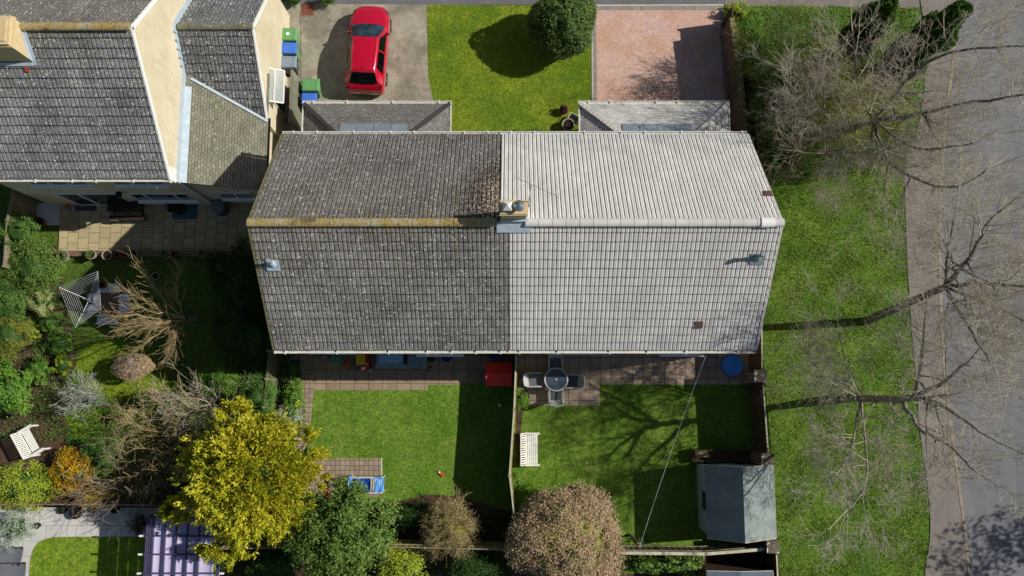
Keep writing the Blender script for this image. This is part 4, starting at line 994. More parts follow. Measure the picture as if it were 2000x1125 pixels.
# ---------------------------------------------------------------- parked car
def parked_car():
    f = P(727, 15, .5); b = P(714, 184, .45); ax = (b-f); ax.z = 0; L = ax.length; ctr = (f+b)/2
    t = thing('parked_car', 'red hatchback parked on the concrete driveway, nose to the street', 'car', (ctr.x, ctr.y, 0), math.atan2(ax.y, ax.x)+R(90))
    K = L/3.97
    # stations along the car: y (front +), half widths and heights for sill, side, shoulder, roof edge, inner, centre
    st = [  # y, (w,z) x 6
        (1.985, [(.34,.30),(.40,.45),(.38,.58),(.34,.62),(.24,.64),(0,.65)]),
        (1.93,  [(.54,.24),(.60,.44),(.57,.62),(.51,.68),(.33,.71),(0,.72)]),
        (1.72,  [(.72,.22),(.76,.46),(.74,.70),(.64,.77),(.38,.80),(0,.81)]),
        (1.35,  [(.82,.22),(.855,.50),(.83,.80),(.70,.87),(.40,.91),(0,.93)]),
        (.98,   [(.83,.22),(.865,.52),(.845,.88),(.73,.945),(.42,1.0),(0,1.02)]),
        (.62,   [(.83,.22),(.865,.53),(.845,.92),(.665,1.13),(.42,1.20),(0,1.22)]),
        (.22,   [(.83,.22),(.86,.54),(.84,.94),(.575,1.36),(.40,1.42),(0,1.44)]),
        (-.35,  [(.83,.22),(.86,.55),(.84,.96),(.565,1.41),(.40,1.465),(0,1.485)]),
        (-.95,  [(.83,.22),(.86,.56),(.84,.98),(.55,1.40),(.39,1.455),(0,1.475)]),
        (-1.33, [(.83,.22),(.865,.57),(.84,1.0),(.535,1.355),(.38,1.41),(0,1.43)]),
        (-1.60, [(.81,.24),(.855,.58),(.83,.99),(.59,1.17),(.40,1.20),(0,1.215)]),
        (-1.82, [(.78,.26),(.83,.58),(.80,.94),(.66,1.00),(.42,1.02),(0,1.03)]),
        (-1.94, [(.70,.28),(.77,.54),(.73,.80),(.60,.86),(.40,.88),(0,.89)]),
        (-1.99, [(.62,.32),(.68,.50),(.64,.60),(.52,.64),(.35,.65),(0,.66)])]
    ys = [s[0] for s in st]
    def cr(p0,p1,p2,p3,t): return .5*((2*p1)+(-p0+p2)*t+(2*p0-5*p1+4*p2-p3)*t*t+(-p0+3*p1-3*p2+p3)*t**3)
    def ring(y):
        i = 0
        while i < len(ys)-2 and y < ys[i+1]: i += 1
        tt = (y-ys[i])/(ys[i+1]-ys[i]); out = []
        for k in range(6):
            g = [st[min(max(i+d,0),len(st)-1)][1][k] for d in (-1,0,1,2)]
            out.append((cr(g[0][0],g[1][0],g[2][0],g[3][0],tt), cr(g[0][1],g[1][1],g[2][1],g[3][1],tt)))
        return out
    AX = (1.27, -1.22)
    def surf(y, u, off=0.0):
        """u 0 sill .. 5 centre line"""
        r_ = ring(y); i = min(int(u), 4); tt = u-i
        g = [r_[min(max(i+d,0),5)] for d in (-1,0,1,2)]
        if i == 4: g[3] = (-r_[4][0], r_[4][1])
        if i in (2,) : x = r_[2][0]*(1-tt)+r_[3][0]*tt; z = r_[2][1]*(1-tt)+r_[3][1]*tt
        else: x = cr(g[0][0],g[1][0],g[2][0],g[3][0],tt); z = cr(g[0][1],g[1][1],g[2][1],g[3][1],tt)
        return x, z
    def pt(y, u, side, off=0.0):
        x, z = surf(y, u); e = .02
        if off:
            x2, z2 = surf(y, min(u+e, 4.999)) if u < 4.98 else (x-.01, z); a = Vector((x2-x, 0, z2-z))
            x3, z3 = surf(y-.02, u); b_ = Vector((x3-x, -.02, z3-z)); n = b_.cross(a)
            if n.length > 1e-9:
                n.normalize()
                if n.x < 0 and n.z < 0 or n.z < -.2: n = -n
                if abs(n.z) < .3 and n.x < 0: n = -n
                x += n.x*off; z += n.z*off; y += n.y*off
        if z < .62:
            for yc in AX:
                d = .335**2-(y-yc)**2
                if d > 0:
                    za = .3+math.sqrt(d)
                    if z < za: z = za
        return (side*x, y*K, z)
    q = MB(); Y = np.linspace(1.985, -1.99, 110); U = np.linspace(0, 5, 42)
    for side in (1, -1):
        vs = [pt(y, u, side) for y in Y for u in U]; n = len(U)
        fs = [(i*n+j, i*n+j+1, (i+1)*n+j+1, (i+1)*n+j) for i in range(len(Y)-1) for j in range(n-1)]
        if side > 0: fs = [f_[::-1] for f_ in fs]
        q.add(vs, fs)
    for yy in (1.985, -1.99):
        r_ = [pt(yy, u, 1) for u in U]+[pt(yy, u, -1) for u in U[::-1]]; q.add(r_, [tuple(range(len(r_)))])
    q.box(-.74, .74, -1.9*K, 1.85*K, .2, .3)
    paint = NT('red_car_paint', .22); paint.col(srgb('#b4082a')); paint.b.inputs['Coat Weight'].default_value = .8; paint.b.inputs['Coat Roughness'].default_value = .05; paint.b.inputs['Specular IOR Level'].default_value = .5
    body = q.build('body', paint.mat, t, smooth=True)
    def patch(name, y0f, y1f, u0, u1, sides, mat, parent, off=.006, ny=10, nu=10):
        q = MB()
        for side in sides:
            vs = []
            for i in range(ny+1):
                for j in range(nu+1):
                    fu = j/nu; u = u0+(u1-u0)*fu; a = y0f(fu) if callable(y0f) else y0f; b_ = y1f(fu) if callable(y1f) else y1f
                    vs.append(pt(a+(b_-a)*i/ny, u, side, off))
            n = nu+1; fs = [(i*n+j, i*n+j+1, (i+1)*n+j+1, (i+1)*n+j) for i in range(ny) for j in range(nu)]
            if side > 0: fs = [f_[::-1] for f_ in fs]
            q.add(vs, fs)
        return q.build(name, mat, parent, smooth=True)
    wsm = simple('windscreen_glass', '#0a1618', '#2a4450', 3, .06, spec=.6, detail=3); ws = patch('windscreen', lambda f: .90+.10*f, lambda f: .27-.07*f, 3.0, 5.0, (1,-1), wsm, t, nu=16)
    patch('rear_window', lambda f: -1.345-.03*f, lambda f: -1.74-.05*f, 3.08, 5.0, (1,-1), M['glass_tint'], t, nu=14)
    for s in (1, -1):
        patch('side_window', lambda f: .72-.46*f, -.30, 2.12, 2.90, (s,), M['glass_tint'], t)
        patch('side_window', -.36, lambda f: -1.30+.18*f, 2.12, 2.90, (s,), M['glass_tint'], t)
        patch('headlight', 1.80, 1.55, 1.9, 2.6, (s,), M['glass'], t, ny=6, nu=6)
        tl = simple('tail_lens', '#7a0a12', '#5c070d', 5, .2, spec=.8); patch('tail_light', -1.72, -1.90, 2.05, 3.0, (s,), tl, t, ny=6, nu=6)
        q = MB(); q.blob((s*.91, .60*K, .96), (.08, .05, .06), 12, 8); q.bar((s*.82, .60*K, .94), (s*.92, .60*K, .95), .05, .03); q.build('wing_mirror', paint.mat, t, smooth=True)
        for yc in AX:
            w = MB(); w.lathe([(.16,-.1),(.29,-.1),(.315,-.08),(.315,.06),(.29,.085),(.2,.085)], 26); 
            wo_ = w.build('tyre', M['rubber'], None, smooth=False); wl = bpy.data.objects.new('wheel', None); link(wl, t); wl.location = (s*.765, yc*K, .315); wl.rotation_euler = (0, s*R(90), 0); wo_.parent = wl
            rm = MB(); rm.lathe([(.0,.06),(.05,.075),(.06,.06),(.18,.055),(.205,.08),(.205,-.05)], 26); 
            for i in range(5):
                an = 2*math.pi*i/5; rm.bar((.03*math.cos(an), .03*math.sin(an), .075), (.19*math.cos(an), .19*math.sin(an), .078), .05, .02)
            ro = rm.build('rim', M['metal'], wl)
    q = MB(); q.box(-.26, .26, -2.0*K, -1.975*K, .45, .55); yp = simple('yellow_plate', '#b8a63c', '#a89634', 3, .5); q.build('number_plate', yp, t)
    q = MB(); q.tube([(0, -1.18*K, 1.45), (0, -1.30*K, 1.60)], .008, 6); q.lathe([(.05,0),(.02,.03)], 10, (0, -1.17*K, 1.455)); q.build('roof_aerial', M['black'], t)
    seam = simple('panel_gap', '#2a0208', '#1c0105', 5, .6)
    for s in (1, -1):
        for yy in (.74, -.33, -1.12): patch('door_seam', yy, yy-.014, .5, 2.1, (s,), seam, t, off=.003, ny=1, nu=14)
    patch('bonnet_seam', .99, .975, 2.6, 5.0, (1,-1), seam, t, off=.003, ny=1, nu=12)
    patch('tailgate_seam', -1.29, -1.302, 2.95, 5.0, (1,-1), seam, t, off=.003, ny=1, nu=12)
    for s in (1, -1):
        for yy in (-.16, -1.0): q = MB(); q.bar((s*.868, yy*K, .80), (s*.866, (yy-.14)*K, .80), .02, .03); q.build('door_handle', paint.mat, t, bevel=.005)
    for s in (.1, -.45):
        q = MB(); q.bar((s, .93*K, 1.045), (s-.28, .60*K, 1.245), .02, .012); q.build('wiper', M['black'], t)
    q = MB(); q.bar((0.0, -1.66*K, 1.17), (.22, -1.60*K, 1.21), .02, .012); q.build('rear_wiper', M['black'], t)
    q = MB(); q.box(-.5, .5, 1.86*K, 1.995*K, .30, .42); q.build('front_grille', M['black'], t)
    q = MB(); q.box(-.6, .6, -2.0*K, -1.9*K, .30, .40); q.build('rear_bumper_insert', M['black'], t)
    return t
parked_car()

# ---------------------------------------------------------------- front garden odds
def pot(label, px, py, r=.18, h=.3, mat=None, plant=None, fill=True, group=None, z=0.0, n=60, leaf=.05):
    p = P(px, py, z+h); t = thing('plant_pot', label, 'plant pot', (p.x, p.y, z), group=group)
    q = MB(); q.lathe([(r*.7,0),(r*.95,h*.85),(r*1.05,h*.86),(r*1.05,h),(r*.9,h),(r*.86,h*.82)], 18, cap=False); q.build('rim_and_body', mat or M['clay'], t)
    q = MB(); q.lathe([(0,h*.80),(r*.88,h*.82)][::-1], 16); q.build('soil', M['potsoil'], t)
    if plant:
        V, F = leaves_np((0,0,h+r*.45), (r*.95,r*.95,r*.6), n, leaf, 16); npmesh('plant', V, F, plant, t)
    return t
def leaves_np(c, rad, n, leaf, clumps=30, cr=.28, shell=(.55,1.0), up=.35, aspect=.5, zmin=None, spread=None):
    """n small folded leaves gathered in clumps through an ellipsoid"""
    c = np.array(c, float); rad = np.array(rad, float)
    d = RNG.normal(size=(clumps, 3)); d[:, 2] = np.abs(d[:, 2])*1.0-.35*(RNG.random(clumps) < .45)*2*np.abs(d[:, 2]); d /= np.linalg.norm(d, axis=1)[:, None]
    cc = d*RNG.uniform(shell[0], shell[1], clumps)[:, None]
    k = RNG.integers(0, clumps, n); sz = RNG.uniform(.6, 1.35, clumps)*cr
    p = cc[k]+RNG.normal(size=(n, 3))*sz[k][:, None]*.5
    nr = np.linalg.norm(p, axis=1); lim = 1.12 if shell[1] <= 1.0 else 1.3; out = nr > lim; p[out] *= (1.0/nr[out]*RNG.uniform(.85, lim, out.sum()))[:, None]
    ph = np.arctan2(p[:, 1], p[:, 0]); s0 = c.sum()*3.7+rad[0]*5; p = p*(1+.07*np.sin(3*ph+s0)+.05*np.sin(5*ph+2*s0+p[:, 2]*3)+.05*np.sin(2*ph-s0+p[:, 2]*2))[:, None]
    dirs = p/np.maximum(np.linalg.norm(p, axis=1), 1e-6)[:, None]
    P0 = c+p*rad
    N = dirs*.6+np.array([0,0,up+.3])+RNG.normal(size=(n,3))*.55; N /= np.linalg.norm(N, axis=1)[:, None]
    T = np.cross(N, RNG.normal(size=(n,3))); T /= np.linalg.norm(T, axis=1)[:, None]; B = np.cross(N, T)
    L = leaf*RNG.uniform(.6, 1.3, n)[:, None]; W = L*aspect
    V = np.stack([P0-T*L*.5, P0+B*W*.5+N*L*.08, P0+T*L*.5-N*L*.1, P0-B*W*.5+N*L*.08], 1)
    F = np.arange(n*4).reshape(-1, 4)
    return V.reshape(-1, 3), F
gp = pot('empty round pot beside the front porch on the mossy ground', 1110, 243, .27, .4, M['stone_pot'])
pot('dark purple leaved plant in a pot on the front lawn', 1101, 215, .2, .25, M['clay'], M['lf_purple'], n=260, leaf=.07)
p = P(1122, 231, .4); t = thing('garden_trolley', 'small dark folding trolley with pale tubular handles beside the porch', 'trolley', (p.x, p.y, 0), R(-28))
q = MB(); q.box(-.22,.22,-.16,.16,.18,.34); q.build('tray', M['black'], t, bevel=.02)
q = MB(); q.tube([(-.26,-.18,.36),(-.26,.18,.36),(.2,.2,.36)], .014, 6); q.tube([(.26,-.22,.3),(.3,-.2,.62),(.3,.2,.62),(.26,.22,.3)], .018, 6); q.build('handle', M['steel_white'], t)
for s in (-1,1): q = MB(); q.tube([(-.1,s*.17,.1),(-.1,s*.21,.1)], .1, 12); q.build('wheel', M['rubber'], t)
pot('small pale pot tucked behind the large empty pot by the porch', 1119, 240, .07, .14, M['stone_pot'])

# ---------------------------------------------------------------- right rear garden furniture
CH = 'chairs around the round glass table'
chm = simple('grey_powdercoat', '#b9bbb8', '#a5a8a6', 5, .5); mesh_ = NT('chair_mesh', .8); wv = mesh_.node('ShaderNodeTexWave'); wv.inputs['Scale'].default_value = 14; mesh_.l(mesh_.tc(), wv.inputs[0]); mesh_.col(mesh_.mix(wv.outputs[1], srgb('#4d5154'), srgb('#6d7276')))
def chair():
    t = thing('garden_chair', '', 'chair', (0,0,0), group=CH)
    q = MB(); q.add([(-.23,-.25,.43),(.23,-.25,.43),(.25,.25,.46),(-.25,.25,.46),(-.23,-.25,.45),(.23,-.25,.45),(.25,.25,.48),(-.25,.25,.48)], [(3,2,1,0),(4,5,6,7),(0,1,5,4),(1,2,6,5),(2,3,7,6),(3,0,4,7)])
    q.build('seat', mesh_.mat, t)
    q = MB(); pr = []
    for i in range(9):
        x = -.25+.5*i/8; cu = .05*math.cos((i-4)/4*math.pi/2); pr.append((x, cu))
    for i in range(8):
        (x0, c0_), (x1, c1_) = pr[i], pr[i+1]
        q.extr([(x0,-.25-c0_,.46),(x1,-.25-c1_,.46),(x1*.96,-.43-c1_,.98),(x0*.96,-.43-c0_,.98)], (0,-.02,0))
    q.build('backrest', chm, t)
    for s in (-1,1):
        q = MB(); q.tube([(s*.28,.26,0),(s*.28,.24,.64),(s*.28,-.02,.67),(s*.28,-.36,.66)], .018, 6); q.build('leg', chm, t)
        q = MB(); q.tube([(s*.27,-.38,0),(s*.27,-.27,.45),(s*.255,-.44,.99)], .018, 6); q.build('leg', chm, t)
        q = MB(); q.box(s*.28-.03, s*.28+.03, -.36, .26, .665, .69); q.build('armrest', chm, t, bevel=.01)
    q = MB(); q.tube([(-.28,.25,.45),(.28,.25,.45)], .016, 6); q.build('seat_rail', chm, t)
    q = MB(); q.tube([(-.27,-.27,.45),(.27,-.27,.45)], .016, 6); q.build('seat_rail', chm, t)
    q = MB(); q.tube([(-.25,-.45,.985),(0,-.50,.985),(.25,-.45,.985)], .02, 6); q.build('back_rail', chm, t)
    return t
c0 = chair(); first = True
for (px, py, rz, lab) in ((1085,711,180,'garden chair above the round glass table, next to the house wall'), (1045,742,-90,'garden chair left of the round glass table with its pale back to the fence'),
                          (1117,745,90,'dark backed garden chair right of the round glass table'), (1086,770,0,'garden chair below the round glass table, pale back towards the lawn')):
    p = P(px, py, .5)
    if first: c0.location = (p.x, p.y, .02); c0.rotation_euler = (0,0,R(rz)); c0['label'] = lab; first = False
    else: dup(c0, (p.x, p.y, .02), R(rz), lab, CH)
p = P(1086, 741, .73); t = thing('patio_table', 'round dark glass patio table with pale rim and four chairs', 'table', (p.x, p.y, .02))
q = MB(); q.lathe([(0,.70),(.445,.70),(.445,.712),(0,.712)], 40, cap=False); q.build('glass_top', simple('dark_table_glass', '#48525c', '#3d4650', 2, .12, spec=.7), t)
q = MB(); q.lathe([(.44,.69),(.50,.69),(.505,.715),(.49,.73),(.45,.73),(.44,.715)], 40, cap=False); q.lathe([(.03,.70),(.045,.72),(.03,.735),(0,.737)], 14); q.build('rim', chm, t, smooth=True)
for i in range(4): an = R(45+90*i); q = MB(); q.tube([(.36*math.cos(an),.36*math.sin(an),.69),(.42*math.cos(an),.42*math.sin(an),0)], .02, 6); q.build('leg', chm, t)
# white bench by the fence
def bench(label, loc, rz, L=1.28, mat=None, slat=6):
    t = thing('garden_bench', label, 'bench', loc, rz, group='white garden benches')
    m = mat or M['wood_white']     # local: length along x, front +y
    for i in range(slat): q = MB(); y = -.20+.085*i; q.box(-L/2+.03, L/2-.03, y, y+.072, .42, .445); q.build('seat_slat', m, t)
    q = MB(); q.bar((-L/2,-.40,.86), (L/2,-.40,.86), .04, .07); q.bar((-L/2,-.22,.52), (L/2,-.22,.52), .03, .05)
    n = 13
    for i in range(n): x = -L/2+.08+(L-.16)*i/(n-1); q.bar((x,-.40,.84), (x,-.22,.52), .05, .018, up=(0,1,0))
    q.build('backrest', m, t)
    for s in (-1,1):
        q = MB(); q.box(s*L/2-.03, s*L/2+.03, .27, .33, 0, .64); q.build('leg', m, t)
        q = MB(); q.bar((s*L/2,-.2,0), (s*L/2,-.22,.5), .06, .06, up=(1,0,0)); q.bar((s*L/2,-.22,.48), (s*L/2,-.41,.90), .06, .05, up=(1,0,0)); q.build('leg', m, t)
        q = MB(); q.box(s*L/2-.04, s*L/2+.04, -.24, .38, .641, .67); q.build('armrest', m, t)
        q = MB(); q.box(s*L/2-.02, s*L/2+.02, -.2, .27, .36, .41); q.build('side_rail', m, t)
    return t
p = P(1036, 877, .45); bench('white slatted garden bench against the bent fence on the right lawn', (p.x, p.y, 0), R(-90))
p = P(62, 862, .45); bench('white weathered bench set at an angle in the left garden', (p.x, p.y, 0), R(-58), L=1.12, slat=4)
# paddling pool
p = P(1430, 714, .15); t = thing('paddling_pool', 'round blue plastic paddling pool in the shade beside the brick pier', 'paddling pool', (p.x, p.y, .02))
pb = simple('pool_blue', '#1f6fc4', '#1c66b6', 3, .35, spec=.5); n = 48; rr = lambda k, r: [(r*(1+.02*math.cos(k*12)), 0)]
q = MB()
def scal(r, z): return [((r*(1+.035*math.cos(12*2*math.pi*j/n)))*math.cos(2*math.pi*j/n), (r*(1+.035*math.cos(12*2*math.pi*j/n)))*math.sin(2*math.pi*j/n), z) for j in range(n)]
rows = [scal(.42, 0), scal(.45, .16), scal(.47, .18), scal(.47, .155), scal(.44,.15)]
vs = [v for r_ in rows for v in r_]; q.add(vs, [(i*n+j, i*n+(j+1)%n, (i+1)*n+(j+1)%n, (i+1)*n+j) for i in range(4) for j in range(n)]); q.build('rim', pb, t)
q = MB(); q.lathe([(.40,.14),(.39,.128),(0,.125)], 40); q.lathe([(.44,.15),(.40,.14)], 40, cap=False); q.build('cover', simple('pool_cover_blue', '#3a94f0', '#3088e4', 3, .4, spec=.5), t)
# washing line across the lawn, from house to post
a, b = P(1379, 694, 4.7), P(1250, 1066, 2.5)
t = thing('overhead_cable', 'thin pale cable crossing the right lawn from the eaves to the rear fence post', 'cable', (b.x, b.y, 0))
q = MB(); n = 14; pts = [a.lerp(b, i/n)-Vector((0,0,.25*4*(i/n)*(1-i/n))) for i in range(n+1)]; q.tube(pts, .005, 5); q.build('wire', M['steel_white'], t, world=True)
q = MB(); q.box(b.x-.05, b.x+.05, b.y-.05, b.y+.05, 0, 2.5); q.box(b.x-.09, b.x+.09, b.y-.09, b.y+.09, 2.3, 2.36); q.build('post', M['wood_old'], t, world=True)
# small things on the right patio
p = P(1205,715,.1); t = thing('upturned_bowl', 'small pale bowl lying on the right patio slabs', 'bowl', (p.x, p.y, .02)); q = MB(); q.lathe([(.08,0),(.11,.06),(.105,.06),(.07,.01)], 16); tag(q.build('bowl', M['lead'], t))
p = P(1327,700,.3); t = thing('plant_stand', 'thin dark metal plant stand on the patio close to the house wall', 'plant stand', (p.x, p.y, .02)); q = MB()
for r_, z in ((.25,.5),(.2,.25)): q.tube([(r_*math.cos(i*math.pi/8), r_*math.sin(i*math.pi/8), z) for i in range(17)], .01, 5)
for i in range(3): an = i*2.094; q.tube([(.27*math.cos(an), .27*math.sin(an), 0), (.22*math.cos(an), .22*math.sin(an), .5)], .01, 5)
q.build('frame', M['black'], t)
# ---------------------------------------------------------------- shed
def shed(label, roofpx, ridge_z, eave_z, wallm, roofm, name='garden_shed', ridge_l=None):
    """roofpx: ridge top, ridge bottom, left eave top, right eave top in pixels"""
    (a, b, c, d) = roofpx
    ra, rb = P(*a, ridge_z), P(*b, ridge_z); le, re = P(*c, eave_z), P(*d, eave_z)
    y1, y0 = ra.y, rb.y; x0, x1, xr = le.x, re.x, (ra.x+rb.x)/2
    t = thing(name, label, 'shed', (xr, (y0+y1)/2, 0), group='garden sheds')
    q = MB(); q.extr([(x0+.1, y0+.08, 0), (x1-.1, y0+.08, 0), (x1-.1, y0+.08, eave_z-.04), (xr, y0+.08, ridge_z-.09), (x0+.1, y0+.08, eave_z-.04)], (0, y1-y0-.16, 0)); q.build('wall', wallm, t, world=True)
    q = MB(); q.extr([(x0, y0, eave_z), (xr, y0, ridge_z), (xr, y1, ridge_z), (x0, y1, eave_z)], (0,0,-.03)); q.extr([(xr+.001, y0, ridge_z), (x1, y0, eave_z), (x1, y1, eave_z), (xr+.001, y1, ridge_z)], (0,0,-.03)); ro = q.build('roof', roofm, t, world=True)
    q = MB(); 
    for yy in (y0-.012, y1+.012): q.bar((x0, yy, eave_z-.02), (xr, yy, ridge_z-.02), .02, .06); q.bar((xr, yy, ridge_z-.02), (x1, yy, eave_z-.02), .02, .06)
    q.bar((x1+.012, y0, eave_z-.01), (x1+.012, y1, eave_z-.01), .025, .05)
    q.build('edge_trim', M['wood_pale'], t, world=True)
    return t, (x0, x1, y0, y1, xr)
felt = NT('roofing_felt', .8); fc = felt.mix(felt.ramp(felt.noise(1.5, 6, .7), .35, .65), srgb('#848c88'), srgb('#6c7674')); fc = felt.mix(felt.ramp(felt.noise(4, 6, .8, dist=.5), .56, .7, 0, .5), fc, srgb('#a4ad9c')); felt.col(fc)
swall = simple('pale_shed_paint', '#a9b5b4', '#98a5a5', 4, .8, .2)
st_, dm = shed('grey roofed garden shed with pale walls beside the lower brick piers', ((1450,913),(1456,1060),(1377,912),(1510,913)), 2.98, 1.95, swall, felt.mat)
q = MB(); x0, x1, y0, y1, xr = dm
q.box(xr-.45, xr+.35, y1-.08, y1-.05, .1, 1.85); q.build('door', swall, st_, world=True)
q = MB(); q.box(x0+.06, x0+.1, y0+1.0, y0+1.7, 1.0, 1.5); q.build('window', M['glass'], st_, world=True)
bfelt = simple('blue_grey_felt', '#5f6b78', '#525d69', 3, .8, .2)
st2, dm2 = shed('brown timber shed with blue grey roof cut off by the bottom edge', ((1446,1117),(1450,1240),(1380,1119),(1509,1119)), 2.15, 2.0, simple('brown_shed_boards', '#6b4c3c', '#563c30', 4, .9, .2), bfelt)
# raised timber bed above the shed
q = MB(); x0, y1 = XY(1352,878,.35); x1, y0 = XY(1468,902,.35)
t = thing('raised_bed', 'brown raised bed box against the top end of the shed', 'raised bed', ((x0+x1)/2, (y0+y1)/2, 0))
for (a_, b_, c_, d_) in ((x0,x1,y1-.05,y1),(x0,x1,y0,y0+.05),(x0,x0+.05,y0+.05,y1-.05),(x1-.05,x1,y0+.05,y1-.05)): q.box(a_, b_, c_, d_, 0, .4)
q.build('timber_sides', M['fence_brown'], t, world=True); q = MB(); q.box(x0+.05, x1-.05, y0+.05, y1-.05, 0, .34); q.build('soil', M['soil'], t, world=True)
q = MB(); x0, y1 = XY(1358,880,.5); x1, y0 = XY(1382,893,.5); t = thing('compost_box', 'small straw coloured box on the corner of the raised bed', 'box', ((x0+x1)/2, (y0+y1)/2, .402)); q.box(x0, x1, y0, y1, .402, .5); q.box(x0+.05, x1-.05, y0+.05, y1-.05, .5, .52); q.build('box', M['fence_yellow'], t, world=True)

# ---------------------------------------------------------------- left rear garden: toys, storage
def plas(n, c, r=.4): return simple(n, c, None, 3, r, spec=.5)
yel, red_, blu, org, teal = plas('yellow_plastic', '#d8b818'), plas('red_plastic', '#b81c1c'), plas('bright_blue_plastic', '#2450b8'), plas('orange_plastic', '#e0521c'), plas('teal_plastic', '#3f9a80')
p = P(708, 703, .5); t = thing('toy_car', 'yellow roofed red ride-on toy car on the left patio', 'toy car', (p.x, p.y, .02), R(4))
q = MB(); q.add([(-.24,-.42,.12),(.24,-.42,.12),(.26,.36,.12),(-.26,.36,.12),(-.22,-.40,.34),(.22,-.40,.34),(.25,.34,.40),(-.25,.34,.40)], [(3,2,1,0),(4,5,6,7),(0,1,5,4),(1,2,6,5),(2,3,7,6),(3,0,4,7)]); q.build('body', red_, t, bevel=.05)
q = MB(); q.box(-.21,.17,-.20,.38,.80,.85); q.build('roof', yel, t, bevel=.03)
for (x, y) in ((-.2,-.2),(.2,-.2),(-.22,.33),(.22,.33)): q = MB(); q.tube([(x, y, .36), (x*.85, y*.9, .82)], .035, 7); q.build('pillar', yel, t)
q = MB(); q.blob((0,-.34,.40), (.09,.07,.06)); q.build('steering_wheel', M['steel_white'], t, smooth=True)
for (x, y) in ((-.24,-.28),(.24,-.28),(-.25,.24),(.25,.24)): q = MB(); q.tube([(x-.03, y, .11), (x+.03, y, .11)], .11, 12); q.build('wheel', M['black'], t)
p = P(657, 698, .3); t = thing('toy_seat', 'teal plastic toy seat on the left patio by the wall', 'toy', (p.x, p.y, .02)); q = MB(); q.box(-.14,.14,-.2,.18,.0,.25); q.box(-.16,-.10,-.2,.2,.25,.45); q.box(.06,.14,-.05,.2,.25,.38); q.build('seat', teal, t, bevel=.04)  # a child's plastic toy seat, without wheels
p = P(677, 711, .15); t = thing('toy_scoop', 'orange plastic scoop toy lying on the left patio', 'toy', (p.x, p.y, .02), R(-12)); q = MB(); q.box(-.08,.08,-.16,.12,0,.1); q.tube([(0,.12,.06),(.02,.3,.06)], .02, 6); q.build('scoop', org, t, bevel=.02)
p = P(689, 720, .05); t = thing('toy_spade', 'tiny blue toy beside the yellow toy car', 'toy', (p.x, p.y, .02)); q = MB(); q.box(-.05,.05,-.03,.05,0,.04); q.tube([(-.1,-.02,.03),(.0,0,.03)], .015, 6); q.build('spade', plas('light_blue_plastic', '#3c84d0'), t, bevel=.01)
p = P(722, 723, .08); t = thing('toy_ball', 'flattened pale ball in front of the yellow toy car', 'ball', (p.x, p.y, .02), R(-30)); q = MB(); q.blob((0,0,.07), (.13,.10,.07)); q.build('ball', M['stone_pot'], t, smooth=True)
p = P(635, 697, .2); t = thing('water_tray', 'small grey green box on the patio beside the teal toy', 'box', (p.x, p.y, .02)); q = MB(); q.box(-.13,.13,-.08,.08,0,.2); q.box(-.11,.11,-.06,.06,.2,.215); q.build('box', M['lead'], t, bevel=.01)
# greenhouse box with ribbed lids
x0, y1 = XY(734, 672, .55); x1, y0 = XY(832, 719, .55)
t = thing('storage_box', 'long blue grey mini greenhouse box with ribbed lid under the left eaves', 'storage box', ((x0+x1)/2, (y0+y1)/2, 0.02))
sb = simple('blue_grey_plastic', '#7c919a', '#6d828b', 4, .5); q = MB(); q.box(x0, x1, y0, y1, .02, .5); q.build('body', sb, t, world=True, bevel=.02)
xm = x0+(x1-x0)*.46; xn = x0+(x1-x0)*.65
q = MB(); q.box(x0+.1, xm+.15, y0+.22, y1-.05, .503, .58); q.build('lid', simple('pale_blue_lid', '#86b0d4', '#7aa4c8', 3, .4), t, world=True, bevel=.02)
q = MB(); q.box(xn, x1-.02, y0+.03, y1, .503, .56)
for i in range(7): xx = xn+.05+(x1-xn-.12)*i/7; q.box(xx, xx+.04, y0+.05, y1-.02, .561, .58)
q.build('ribbed_lid', sb, t, world=True)
q = MB(); q.box(xm+.2, xn-.05, y0+.15, y1-.05, .503, .512); q.build('opening', M['black'], t, world=True)
p = P(872, 697, .35); t = thing('blue_tub', 'bright blue flexible tub under the left eaves', 'tub', (p.x, p.y, .02)); q = MB(); q.lathe([(.15,0),(.22,.32),(.215,.33),(.2,.32),(.14,.02),(0,.02)], 20); q.build('tub', blu, t)
for s in (-1,1): q = MB(); q.tube([(s*.2,-.06,.32),(s*.24,-.05,.38),(s*.24,.05,.38),(s*.2,.06,.32)], .012, 6); q.build('handle', blu, t)
for (px, py, r_, lab, m) in ((840,717,.07,'small grey stone pot at the corner of the storage box','stone_pot'), (836,725,.05,'tiny pale stone beside the storage box corner','stone_pot'), (842,698,.2,'dim brown round pot between the storage box and the blue tub','wood_old')):
    pot(lab, px, py, r_, r_*1.2, M[m])
# red pitched sandbox / playhouse
x0, y1 = XY(949, 708, .8); x1, y0 = XY(1000, 754, .8)
t = thing('playhouse', 'red roofed low playhouse beside the middle fence', 'playhouse', ((x0+x1)/2, (y0+y1)/2, 0)); ym = y0+(y1-y0)*.52
q = MB(); q.extr([(x0,y0,.78),(x0,ym,1.0),(x0,y1,.78)], (x1-x0,0,0)); 
q.build('roof', plas('red_roof_plastic', '#ff3a2a', .5), t, world=True); q = MB(); q.box(x0+.06,x1-.06,y0+.06,y1-.06,.02,.777); q.build('wall', blu, t, world=True)
p = P(965, 696, .3); t = thing('blue_crate', 'flat blue plastic crate behind the red playhouse roof', 'crate', (p.x, p.y, .02)); q = MB(); q.box(-.22,.22,-.1,.1,0,.04)
for a_ in ((-.22,.22,-.1,-.08),(-.22,.22,.08,.1),(-.22,-.2,-.08,.08),(.2,.22,-.08,.08)): q.box(*a_, .04, .25)
q.build('crate', plas('mid_blue_plastic', '#2c6cb0'), t)
